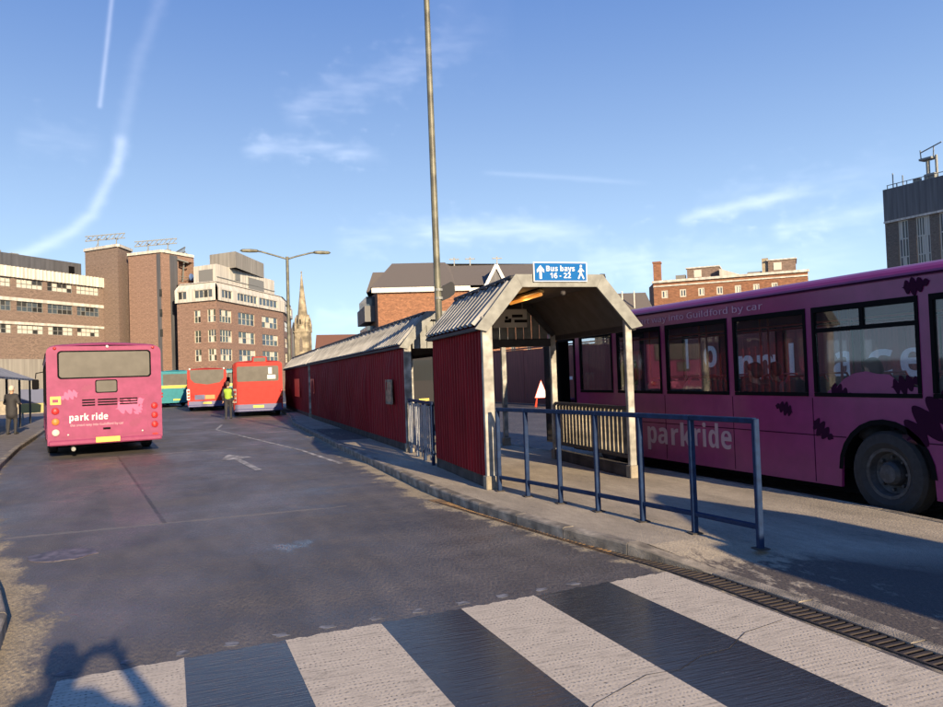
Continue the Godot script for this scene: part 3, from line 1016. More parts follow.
func office_block():
	var f := fac(0, 103, 107, 120)
	var s0 := fs(f, -75); var s1 := fs(f, 107)
	var root := thing("office_building", "long brown brick office block with white window bands beside the stair tower", "building", f.o)
	var back: Vector3 = -f.bs.z * 14.0
	var a: Vector3 = f.o + f.dir * s0; var b: Vector3 = f.o + f.dir * s1
	block("body", root, [a, b, b + back, a + back], 0, 17.3, M.brick_brown, [0])
	var rects := []
	var wins := []
	var rows := [[15.85, 17.1, [M.blind, M.blind, M.blind, M.pane_dark]], [12.6, 13.98, [M.pane_blue]], [9.5, 10.75, [M.blind, M.blind, M.pane_dark, M.blind]]]
	for r in rows:
		for g in [[-44, -18], [-13, 13], [18.5, 45], [49.5, 74.5], [78.7, 101]]:
			var rc := [fs(f, g[0]), r[0], fs(f, g[1]), r[1]]
			rects.append(rc); wins.append([rc, r[2]])
	var mb := on(f, root)
	wall(mb, s0, s1, 6.0, 17.2, rects)
	obj("wall", mb, M.brick_brown, root)
	mb = on(f, root)
	wall(mb, s0, s1, 0, 6.0, [])
	obj("ground_floor_wall", mb, M.render_grey, root)
	for w in wins: window(f, root, w[0], 5, 2, M.frame_grey, w[1] + [w[1][0], w[1][0], M.pane_dark])
	for hh in [[13.99, 14.45], [10.76, 11.12]]:
		mb = on(f, root)
		mb.box(Vector3((s0 + s1) / 2 - 0.1, (hh[0] + hh[1]) / 2, 0.06), Vector3(s1 - s0 - 0.3, hh[1] - hh[0], 0.14))
		obj("white_band", mb, M.render_white, root)
	mb = on(f, root)
	mb.corrugated(Vector3(s0, 17.2, 0.25), Vector3.RIGHT, Vector3.UP, s1 - s0, 1.5, 0.62, 0.12)
	mb.quad(Vector3(s0, 17.2, -0.3), Vector3(s1, 17.2, -0.3), Vector3(s1, 17.2, 0.25), Vector3(s0, 17.2, 0.25))
	mb.quad(Vector3(s0, 18.7, 0.3), Vector3(s1, 18.7, 0.3), Vector3(s1, 18.7, -0.3), Vector3(s0, 18.7, -0.3))
	mb.quad(Vector3(s1, 17.2, 0.25), Vector3(s1, 17.2, -14), Vector3(s1, 18.7, -14), Vector3(s1, 18.7, 0.25))
	obj("parapet", mb, M.render_white, root)
	# set-back plant storey
	var p0 := fs(f, 26); var p1 := fs(f, 107)
	mb = on(f, root)
	mb.box(Vector3((p0 + p1) / 2, 19.3, -8.2), Vector3(p1 - p0, 4.2, 7.0))
	var pl := obj("plant_storey", mb, M.clad_dark, root)
	mb = on(f, root)
	mb.box(Vector3(p1 - 1.9, 20.0, -4.66), Vector3(1.0, 1.5, 0.1))
	obj("vent", mb, M.black, pl)
	mb = on(f, root)
	mb.box(Vector3(p0 + 4, 21.6, -7), Vector3(1.2, 0.5, 1.2)); mb.cyl(Vector3(p0 + 2, 21.3, -7), Vector3(p0 + 2, 22.1, -7), 0.15, 0.15, 6)
	obj("roof_vent", mb, M.galv, pl)
	block("roof", root, [a, b, b + back, a + back], 17.28, 17.9, M.clad_dark, [0])

func antenna_truss(root: Node3D, c: Vector3, bs: Basis, w: float, h: float):
	var mb := MB.new()
	mb.xf = Transform3D(bs, c - root.position)
	for y in [h, h + 0.75]:
		mb.beam(Vector3(-w / 2, y, 0), Vector3(w / 2, y + 0.5, 0), 0.13, 0.13)
	var n := 9
	for k in n:
		var x0 := -w / 2 + w * k / n; var x1 := -w / 2 + w * (k + 1) / n
		mb.beam(Vector3(x0, h + 0.5 * k / n, 0), Vector3(x1, h + 0.75 + 0.5 * (k + 1) / n, 0), 0.09, 0.09)
		if k % 2: mb.beam(Vector3(x0, h + 0.4, -0.8), Vector3(x0, h + 0.4, 0.8), 0.1, 0.1)
	for x in [-w * 0.18, w * 0.28]:
		mb.beam(Vector3(x, -0.5, 0), Vector3(x, h + 0.4, 0), 0.14, 0.14)
		mb.beam(Vector3(x - 0.8, -0.2, 0), Vector3(x, h * 0.8, 0), 0.08, 0.08)
	mb.box(Vector3(w * 0.3, h * 0.4, 0.2), Vector3(0.7, 0.7, 0.5))
	obj("antenna_frame", mb, M.galv, root)

func stair_towers():
	for d in [
		{"l": [88, 121.5], "c": [121, 118], "r": [134.5, 123], "h": 23.3, "m": M.brick_brown, "lab": "tall brown brick stair tower with lattice antenna joined to white banded office block"},
		{"l": [131.3, 119.5], "c": [165, 117], "r": [196, 123], "h": 22.0, "m": M.brick_red, "lab": "red brick stair tower with two dark vertical stripes and lattice antenna"},
	]:
		var f := fac(d.l[0], d.l[1], d.c[0], d.c[1])
		var g := fac(d.c[0], d.c[1], d.r[0], d.r[1])
		var root := thing("stair_tower", d.lab, "building", f.o, 0.0, "brick stair towers")
		var far: Vector3 = f.o + g.dir * g.len
		var plan := [f.o, f.e, g.e, far]
		if d.h > 23:
			block("wall", root, plan, 0, d.h, d.m)
		else:
			var oa := fp(g, 179, 281.5); var ob := fp(g, 194, 263)
			block("wall", root, plan, 0, d.h, d.m, [1])
			var mb := on(g, root)
			wall(mb, 0, g.len, 0, d.h, [[oa.x, oa.y, ob.x, ob.y]], 1.6)
			mb.quad(Vector3(oa.x, oa.y, -1.6), Vector3(ob.x, oa.y, -1.6), Vector3(ob.x, ob.y, -1.6), Vector3(oa.x, ob.y, -1.6))
			obj("recessed_wall", mb, d.m, root)
			mb = on(g, root)
			mb.cyl(Vector3(oa.x + 0.3, oa.y + 0.9, -0.3), Vector3(ob.x - 0.1, oa.y + 0.9, -0.3), 0.05, 0.05, 6)
			mb.cyl(Vector3(oa.x + 0.3, oa.y + 0.5, -0.3), Vector3(ob.x - 0.1, oa.y + 0.5, -0.3), 0.05, 0.05, 6)
			mb.beam(Vector3(oa.x + 1.2, oa.y, -0.4), Vector3(oa.x + 1.6, ob.y, -0.4), 0.15, 0.15)
			mb.beam(Vector3(oa.x - 0.5, ob.y + 0.1, 0.3), Vector3(oa.x + 1.5, ob.y - 0.2, 0.5), 0.25, 0.2)
			obj("guard_bar", mb, M.galv, root)
			mb = on(g, root)
			mb.cyl(Vector3(ob.x - 0.8, oa.y + 0.9, 0.1), Vector3(ob.x - 0.75, oa.y + 0.9, 0.3), 0.62, 0.55, 16)
			obj("satellite_dish", mb, mat("dish_blue", lin(0.10, 0.17, 0.36), 0.5), root)
			# dark stripes with slit windows
			for e in [[f, 160.0, 163.5], [g, 172.7, 180.0]]:
				var x0 := fs(e[0], e[1]); var x1 := fs(e[0], e[2])
				mb = on(e[0], root)
				mb.box(Vector3((x0 + x1) / 2, d.h / 2 - 0.1, 0.04), Vector3(x1 - x0, d.h - 0.2, 0.12))
				var stripe := obj("dark_stripe", mb, M.clad_dark, root)
				if e[1] < 165:
					for py in [293.0, 313.0, 333.0]:
						var y := fp(f, 162, py).y
						mb = on(f, root)
						mb.box(Vector3(x1 - 0.05, y, 0.06), Vector3(0.42, 1.15, 0.12))
						obj("slit_window", mb, M.pane_dark, stripe)
		# pale coping
		var mb2 := MB.new()
		for k in 4:
			var a: Vector3 = plan[k] - root.position; var b: Vector3 = plan[(k + 1) % 4] - root.position
			mb2.beam(a + Vector3.UP * (d.h + 0.18 - k * 0.003), b + Vector3.UP * (d.h + 0.18 - k * 0.003), 0.5, 0.42)
		obj("coping", mb2, M.render_white, root)
		var mid: Vector3 = (f.o + f.e + g.e + far) / 4.0
		mid.y = d.h
		antenna_truss(root, mid - g.dir * 1.0, Basis(Vector3.UP, deg_to_rad(-14)), 6.4 if d.h < 23 else 6.0, 1.5)
		if d.h < 23:
			antenna_truss(root, mid + g.dir * 5.0 - f.dir * 1.0, f.bs.rotated(Vector3.UP, -0.4), 4.5, 0.8)

func corner_office():
	var f1 := fac(179, 115, 218.7, 112)
	var f2 := fac(218.7, 112, 285, 136)
	var f3 := fac(285, 136, 293, 153)
	var root := thing("office_building", "red brick corner office with white attic storey and plant box on its roof", "building", f1.o)
	var bk1: Vector3 = f1.o + Vector3(4, 0, -40)
	var plan := [f1.o, f1.e, f2.e, f3.e, f3.e + Vector3(-6, 0, -10), bk1]
	block("body", root, plan, 0, 16.6, M.brick_red, [0, 1, 2])
	var cols := {0: [[195.7, 202.3, 2], [209.0, 217.3, 3]], 1: [[221.5, 233.5, 4], [240, 256.5, 4], [263.7, 279.4, 4]], 2: [[286.2, 291, 3]]}
	var bands := {0: [[181, 190, 2], [197.6, 216, 4]], 1: [[222.5, 233, 3], [238, 258, 6], [260, 278, 5]], 2: [[286, 291.5, 3]]}
	var rows := [[10.7, 12.6], [7.75, 9.6], [5.0, 6.8], [2.0, 3.9]]
	var fi := 0
	for f in [f1, f2, f3]:
		var rects := []
		for c in cols[fi]:
			for r in rows: rects.append([fs(f, c[0]), r[0], fs(f, c[1]), r[1], c[2]])
		var mb := on(f, root)
		wall(mb, 0, f.len, 0, 13.9, rects)
		obj("wall", mb, M.brick_red, root)
		for r in rects: window(f, root, r, r[4], 2, M.frame_white, [M.pane_dark, M.pane_green, M.pane_green, M.pane_blue, M.pane_green, M.blind])
		var br := []
		for c in bands[fi]: br.append([fs(f, c[0]), 14.3, fs(f, c[1]), 15.5, c[2]])
		mb = MB.new()
		mb.xf = Transform3D(f.bs, f.o - root.position + f.bs.z * 0.3)
		wall(mb, -0.1, f.len + 0.1, 13.85, 15.75, br)
		mb.quad(Vector3(0, 13.85, -0.3), Vector3(f.len, 13.85, -0.3), Vector3(f.len, 13.85, 0), Vector3(0, 13.85, 0))
		# sloping white cap
		mb.quad(Vector3(-0.1, 15.75, 0), Vector3(f.len + 0.1, 15.75, 0), Vector3(f.len - 0.3, 16.75, -0.6), Vector3(0.3, 16.75, -0.6))
		obj("attic_wall", mb, M.render_white, root)
		var g: Dictionary = f.duplicate()
		g.o = f.o + f.bs.z * 0.3
		for r in br: window(g, root, r, r[4], 1, M.frame_white, [M.pane_blue, M.pane_dark, M.pane_blue])
		fi += 1
	# set-back storey and plant box
	var c1 := at_depth(219.5, 114.8)
	var q0 := at_depth(196.5, 117.0)
	var q2 := at_depth(277, 136.5)
	var up := block("upper_storey", root, [q0, c1, q2, at_depth(262, 150), at_depth(205, 136)], 16.6, 19.6, M.render_white)
	var lo := {"o": c1, "dir": (q2 - c1).normalized()}
	lo.bs = Basis(lo.dir, Vector3.UP, lo.dir.cross(Vector3.UP))
	var dn := c1.distance_to(q2)
	for e in [[0.50, 0.78, 17.0, 18.9, M.frame_grey, "louvre"], [0.28, 0.36, 17.9, 18.9, M.frame_grey, "vent"], [0.0, 1.0, 17.62, 17.72, M.galv, "handrail"]]:
		var mb := MB.new()
		mb.xf = Transform3D(lo.bs, c1 - root.position)
		mb.box(Vector3(dn * (e[0] + e[1]) / 2, (e[2] + e[3]) / 2, 0.05), Vector3(dn * (e[1] - e[0]), e[3] - e[2], 0.14))
		obj(e[5], mb, e[4], up)
	var l2 := {"dir": (c1 - q0).normalized()}
	l2.bs = Basis(l2.dir, Vector3.UP, l2.dir.cross(Vector3.UP))
	var mb3 := MB.new()
	mb3.xf = Transform3D(l2.bs, q0 - root.position)
	var dq := q0.distance_to(c1)
	mb3.box(Vector3(dq * 0.55, 18.0, 0.05), Vector3(dq * 0.6, 1.8, 0.12))
	obj("louvre", mb3, M.frame_grey, up)
	block("plant_box", root, [at_depth(213, 121), at_depth(239, 118.5), at_depth(267, 132), at_depth(258, 144), at_depth(222, 136)], 19.5, 22.0, M.render_grey)

func church():
	var c := at_depth(304.5, 250)
	var root := thing("church", "sandstone church spire rising behind the far end of the shelters", "church", c)
	var bs := Basis(Vector3.UP, deg_to_rad(-30))
	var mb := MB.new()
	mb.xf.basis = bs
	mb.box(Vector3(0, 9.2, 0), Vector3(4.2, 18.4, 4.2))
	mb.box(Vector3(0, 17.4, 0), Vector3(4.6, 0.4, 4.6))
	var tw := obj("tower", mb, M.stone, root)
	for k in 4:
		var r := Basis(Vector3.UP, k * PI / 2)
		mb = MB.new()
		mb.xf.basis = bs * r
		mb.prism(PackedVector2Array([Vector2(-0.5, 11.0), Vector2(0.5, 11.0), Vector2(0.5, 14.6), Vector2(0, 15.8), Vector2(-0.5, 14.6)]), 0.1, Vector3(0, 0, 2.06))
		obj("belfry_opening", mb, M.brick_dark, tw)
		mb = MB.new()
		mb.xf.basis = bs * r
		mb.lathe([Vector2(0.55, 17.5), Vector2(0.55, 19.6), Vector2(0.0, 22.6)], Vector3(1.85, 0, 1.85), 4)
		obj("pinnacle", mb, M.stone, root)
	mb = MB.new()
	mb.xf.basis = bs
	mb.lathe([Vector2(2.25, 18.3), Vector2(1.55, 24.0), Vector2(0.85, 30.0), Vector2(0.12, 36.6), Vector2(0.3, 36.8), Vector2(0.0, 37.4)], Vector3.ZERO, 8)
	var sp := obj("spire", mb, M.stone, root)
	for k in 4:
		mb = MB.new()
		mb.xf.basis = bs * Basis(Vector3.UP, k * PI / 2)
		mb.prism(PackedVector2Array([Vector2(-0.6, 19.5), Vector2(0.6, 19.5), Vector2(0.6, 21.5), Vector2(0, 23.0), Vector2(-0.6, 21.5)]), 1.0, Vector3(0, 0, 1.2))
		var lu := obj("lucarne", mb, M.stone, sp)
		mb = MB.new()
		mb.xf.basis = bs * Basis(Vector3.UP, k * PI / 2)
		mb.box(Vector3(0, 20.6, 2.2), Vector3(0.4, 1.6, 0.06))
		obj("opening", mb, M.black, lu)
	mb = MB.new()
	mb.cyl(Vector3(-2.9, 0, -1.0), Vector3(-2.9, 17.0, -1.0), 0.9, 0.9, 8)
	mb.cyl(Vector3(-2.9, 17.0, -1.0), Vector3(-2.9, 21.0, -1.0), 1.0, 0.0, 8)
	obj("stair_turret", mb, M.clad_slate, root)
	# nave with its tiled roof
	var n := at_depth(316, 246) - c; var e := at_depth(372, 252) - c
	mb = MB.new()
	var bk := Vector3(3, 0, -11)
	mb.quad(n, e, e + Vector3.UP * 11.5, n + Vector3.UP * 11.5)
	mb.quad(n + bk, n, n + Vector3.UP * 11.5, n + bk + Vector3.UP * 11.5)
	obj("nave_wall", mb, M.stone, root)
	mb = MB.new()
	var ra := n + bk * 0.5 + Vector3.UP * 16.4; var rb := e + bk * 0.5 + Vector3.UP * 16.4
	mb.quad(n + Vector3.UP * 11.3 - bk * 0.04, e + Vector3.UP * 11.3 - bk * 0.04, rb, ra)
	mb.quad(e + bk + Vector3.UP * 11.3, n + bk + Vector3.UP * 11.3, ra, rb)
	mb.tri(n + bk + Vector3.UP * 11.3, n + Vector3.UP * 11.3, ra)
	obj("nave_roof", mb, M.tile_red, root)

func gable_house():
	var f := fac(380, 71, 560, 72.5)
	var g := fac(368, 81, 380, 71)
	var root := thing("brick_building", "orange brick building with brown hipped roof and white fascia behind the bus shelters", "building", f.o)
	var bk: Vector3 = -f.bs.z * 13.0
	block("body", root, [g.o, f.o, f.e, f.e + bk, g.o + bk * 0.4], 0, 9.7, M.brick_orange, [1])
	var rects := []
	for w in [[512, 516.5], [528, 532.5], [543, 547]]: rects.append([fs(f, w[0]), 3.5, fs(f, w[1]), 4.35])
	for w in [[398, 404], [418, 424]]: rects.append([fs(f, w[0]), 3.4, fs(f, w[1]), 4.6])
	var mb := on(f, root)
	wall(mb, 0, f.len, 0, 9.7, rects)
	obj("wall", mb, M.brick_orange, root)
	for r in rects: window(f, root, r, 2, 1, M.frame_grey, [M.pane_dark])
	mb = on(f, root)
	var s1 := fs(f, 472)
	mb.box(Vector3(s1 / 2 - 0.2, 9.78, 0.16), Vector3(s1 + 0.6, 0.5, 0.4))
	mb.box(Vector3((s1 + f.len) / 2, 9.55, 0.14), Vector3(f.len - s1, 0.45, 0.36))
	obj("fascia", mb, M.white_paint, root)
	# hipped roof, lower ridge to the right, side wing to the left
	var ra := fs(f, 395); var rb := fs(f, 452); var rc := fs(f, 457)
	mb = on(f, root)
	var e0 := Vector3(-0.6, 10.0, 0.45); var e1 := Vector3(f.len, 10.0, 0.45)
	var h0 := Vector3(ra, 13.05, -5.5); var h1 := Vector3(rb, 13.05, -5.5); var h2 := Vector3(rc, 12.65, -5.2); var h3 := Vector3(f.len, 12.65, -5.2)
	var me := Vector3(rb + 0.6, 10.0, 0.45)
	mb.quad(e0, me, h1, h0)
	mb.quad(me, e1, h3, h2)
	mb.tri(me, h2, h1)
	var b0 := Vector3(-0.6, 10.0, -12); var b1 := Vector3(f.len, 10.0, -12)
	mb.quad(b1, b0, h0, h3)
	mb.tri(b0, e0, h0)
	obj("roof", mb, M.slate_roof, root)
	# wing behind to the left
	mb = on(f, root)
	var wx := fs(f, 373)
	mb.quad(Vector3(wx - 0.6, 10.2, -5), Vector3(2.0, 10.2, -5), Vector3(1.4, 12.55, -8), Vector3(wx, 12.55, -8))
	mb.quad(Vector3(2.0, 10.2, -11), Vector3(wx - 0.6, 10.2, -11), Vector3(wx, 12.55, -8), Vector3(1.4, 12.55, -8))
	mb.tri(Vector3(wx - 0.6, 10.2, -11), Vector3(wx - 0.6, 10.2, -5), Vector3(wx, 12.55, -8))
	obj("wing_roof", mb, M.slate_roof, root)
	# bay on the shaded side wall
	for k in 3:
		mb = on(g, root)
		mb.box(Vector3(g.len * 0.45, 2.2 + k * 2.8, 0.5), Vector3(g.len * 0.7, 1.5, 1.0))
		var bay := obj("bay", mb, M.clad_slate, root)
		mb = on(g, root)
		mb.box(Vector3(g.len * 0.45, 3.4 + k * 2.8, 0.4), Vector3(g.len * 0.66, 0.9, 0.8))
		obj("bay_window", mb, M.pane_blue, bay)
	# little white gable over the fascia
	var a := fp(f, 484, 286); var b := fp(f, 507, 286); var t := fp(f, 495.5, 265.5)
	mb = on(f, root)
	mb.prism(PackedVector2Array([Vector2(a.x + 0.2, 9.7), Vector2(b.x - 0.2, 9.7), Vector2(t.x, t.y - 0.35)]), 0.35, Vector3(0, 0, 0.1))
	obj("gable", mb, M.clad_dark, root)
	mb = on(f, root)
	mb.beam(Vector3(a.x, 9.7, 0.5), Vector3(t.x, t.y, 0.5), 0.3, 0.3)
	mb.beam(Vector3(b.x, 9.7, 0.48), Vector3(t.x, t.y, 0.48), 0.3, 0.3)
	obj("bargeboard", mb, M.white_paint, root)
	mb = on(f, root)
	mb.quad(Vector3(a.x - 0.1, 9.8, 0.4), Vector3(t.x, t.y, 0.4), Vector3(t.x, t.y, -4), Vector3(a.x - 0.1, 9.8, -4))
	mb.quad(Vector3(t.x, t.y, 0.4), Vector3(b.x + 0.1, 9.8, 0.4), Vector3(b.x + 0.1, 9.8, -4), Vector3(t.x, t.y, -4))
	obj("gable_roof", mb, M.slate_roof, root)
	for px in [462.0, 479.0, 508.0]:
		mb = on(f, root)
		var x := fs(f, px)
		mb.beam(Vector3(x, 12.4, -5.2), Vector3(x, 13.5, -5.2), 0.1, 0.1)
		mb.beam(Vector3(x - 0.5, 13.3, -5.2), Vector3(x + 0.5, 13.3, -5.2), 0.1, 0.1)
		obj("aerial", mb, M.galv, root)

func flat_roof_house():
	var g0 := fac(652.3, 100, 656.8, 95)
	var f := fac(656.8, 95, 812, 88.3)
	var root := thing("brick_building", "flat roofed red brick building with tall chimney and rooftop blocks above purple bus", "building", f.o)
	var bk: Vector3 = -f.bs.z * 16.0
	block("body", root, [g0.o, f.o, f.e, f.e + bk, g0.o + bk], 0, 12.2, M.brick_orange, [1])
	var rects := []
	for k in 7:
		var px := 664.6 + k * 18.4
		rects.append([fs(f, px), 10.25, fs(f, px + 6.4), 11.2])
	var mb := on(f, root)
	wall(mb, 0, f.len, 0, 12.2, rects, 0.15)
	obj("wall", mb, M.brick_orange, root)
	for r in rects: window(f, root, r, 2, 1, M.frame_white, [M.pane_blue, M.blind], 0.12, 0.14)
	mb = on(f, root)
	mb.box(Vector3(f.len / 2, 12.3, 0.02), Vector3(f.len + 0.3, 0.28, 0.5))
	mb.box(Vector3(f.len / 2, 11.75, 0.06), Vector3(f.len, 0.16, 0.16))
	obj("coping", mb, M.render_white, root)
	mb = on(f, root)
	var c0 := fs(f, 656.5); var c1 := fs(f, 663.5)
	mb.box(Vector3((c0 + c1) / 2, 13.4, -1.0), Vector3(c1 - c0, 2.6, 1.0))
	mb.box(Vector3((c0 + c1) / 2, 14.8, -1.0), Vector3(c1 - c0 + 0.15, 0.22, 1.15))
	obj("chimney", mb, M.brick_orange, root)
	for e in [[688, 720.5, 14.0, -3.0, 4.0, M.brick_brown, "rooftop_block"], [772, 800.5, 14.1, -2.5, 5.0, M.brick_brown, "rooftop_block"], [765.5, 772.2, 14.5, -2.8, 2.0, M.stone, "rooftop_block"], [676, 686, 13.3, -3.0, 1.0, M.frame_grey, "rooftop_unit"], [750, 765, 13.0, -3.0, 2.0, M.frame_grey, "rooftop_unit"]]:
		mb = on(f, root)
		var x0 := fs(f, e[0]); var x1 := fs(f, e[1])
		mb.box(Vector3((x0 + x1) / 2, (12.2 + e[2]) / 2, e[3] - e[4] / 2), Vector3(x1 - x0, e[2] - 12.2, e[4]))
		var o := obj(e[6], mb, e[5], root)
		if e[4] > 3.0:
			mb = on(f, root)
			mb.box(Vector3((x0 + x1) / 2, e[2] + 0.06, e[3] - e[4] / 2), Vector3(x1 - x0 + 0.3, 0.14, e[4] + 0.3))
			obj("roof_edge", mb, M.render_white, o)
			mb = on(f, root)
			mb.box(Vector3(lerp(x0, x1, 0.34), lerp(12.2, e[2], 0.62), e[3] + 0.02), Vector3(0.9, 0.9, 0.08))
			obj("window", mb, M.blind, o)
	mb = on(f, root)
	var l0 := fs(f, 722); var l1 := fs(f, 752)
	mb.prism(PackedVector2Array([Vector2(l0, 12.3), Vector2(l1, 12.3), Vector2(l0, 13.6)]), 3.0, Vector3(0, 0, -5))
	obj("roof_lantern", mb, M.render_white, root)

func slate_house():
	var f := fac(611, 82, 655, 82)
	var root := thing("slate_roof_building", "small building with grey slate roof between shelter and red brick building", "building", f.o)
	var bk: Vector3 = -f.bs.z * 10.0
	block("wall", root, [f.o, f.e, f.e + bk, f.o + bk], 0, 8.0, M.brick_dark)
	var mb := on(f, root)
	var a := Vector3(-0.3, 8.0, 0.3); var b := Vector3(f.len, 8.0, 0.3); var c := Vector3(1.6, 10.1, -3.0); var d := Vector3(f.len, 10.1, -3.0)
	mb.quad(a, b, d, c)
	mb.tri(Vector3(-0.3, 8.0, -10), a, c)
	mb.quad(Vector3(f.len, 8, -10), Vector3(-0.3, 8, -10), c, d)
	obj("roof", mb, M.slate_roof, root)
	for px in [625.0, 637.0]:
		mb = on(f, root)
		var x := fs(f, px)
		mb.box(Vector3(x, 9.0, 0.0), Vector3(0.12, 2.0, 0.12))
		obj("downpipe", mb, M.render_white, root)
	# floodlight on its pole beside it
	var p := at_depth(606, 60)
	var t := thing("floodlight", "small grey floodlight on a thin pole beside the slate roofed building", "lamp", p)
	mb = MB.new()
	mb.cyl(Vector3(0, 0, 0), Vector3(0, 8.9, 0), 0.07, 0.05, 8)
	obj("pole", mb, M.galv, t)
	mb = MB.new()
	mb.box(Vector3(0, 9.05, 0), Vector3(0.4, 0.3, 0.3), 0.04)
	obj("lamp_head", mb, M.sign_back, t)

func dark_tower():
	var f := fac(891.5, 120, 985, 107.5)
	var root := thing("tower_block", "tall brown tower block with dark slate clad top and roof aerials", "building", f.o)
	var bk: Vector3 = -f.bs.z * 14.0
	block("body", root, [f.o, f.e, f.e + bk, f.o + bk], 0, 23.1, M.brick_dark, [0])
	var rects := []
	for w in [[904.5, 914.5, 3], [922.5, 936.5, 5], [946, 957, 3]]: rects.append([fs(f, w[0]), 9.0, fs(f, w[1]), 23.0, w[2]])
	var mb := on(f, root)
	wall(mb, 0, f.len, 0, 23.1, rects)
	obj("wall", mb, M.brick_dark, root)
	for r in rects:
		window(f, root, r, r[4], 5, M.frame_white, [M.pane_dark, M.pane_dark, M.clad_dark, M.blind], 0.2, 0.18)
	mb = on(f, root)
	mb.box(Vector3(f.len / 2, 23.15, 0.1), Vector3(f.len, 0.3, 0.4))
	obj("white_band", mb, M.render_white, root)
	block("top_cladding", root, [f.o + f.bs.z * 0.15, f.e + f.bs.z * 0.15, f.e + bk, f.o + bk], 23.3, 28.3, M.clad_slate)
	mb = on(f, root)
	for e in [[1.0, 2.6], [1.6, 0.9], [2.6, 1.9]]:
		mb.beam(Vector3(e[0], 28.2, -1.0), Vector3(e[0], 28.2 + e[1], -1.0), 0.12, 0.12)
	mb.beam(Vector3(0.2, 29.0, -0.6), Vector3(f.len, 29.0, -0.6), 0.1, 0.1)
	for k in 8: mb.beam(Vector3(0.3 + k * 1.6, 28.2, -0.6), Vector3(0.3 + k * 1.6, 29.0, -0.6), 0.09, 0.09)
	obj("roof_railing", mb, M.galv, root)
	mb = on(f, root)
	var x := fs(f, 931)
	mb.cyl(Vector3(x, 28.2, -1.6), Vector3(x, 31.6, -1.6), 0.28, 0.28, 8)
	mb.cyl(Vector3(x + 1.3, 28.2, -1.6), Vector3(x + 1.3, 32.0, -1.6), 0.2, 0.2, 8)
	mb.box(Vector3(x, 31.7, -1.6), Vector3(1.9, 0.3, 1.4))
	mb.beam(Vector3(x - 1.1, 32.9, -1.6), Vector3(x + 2.2, 33.7, -1.6), 0.14, 0.14)
	mb.beam(Vector3(x - 1.0, 31.8, -1.6), Vector3(x - 1.1, 33.3, -1.6), 0.12, 0.12)
	mb.beam(Vector3(x + 0.9, 31.8, -1.6), Vector3(x + 1.0, 33.5, -1.6), 0.12, 0.12)
	mb.box(Vector3(x - 1.5, 28.7, -1.2), Vector3(0.9, 0.8, 0.8)); mb.box(Vector3(x + 0.6, 28.8, -1.2), Vector3(1.6, 1.0, 0.8))
	obj("roof_mast", mb, M.galv, root)


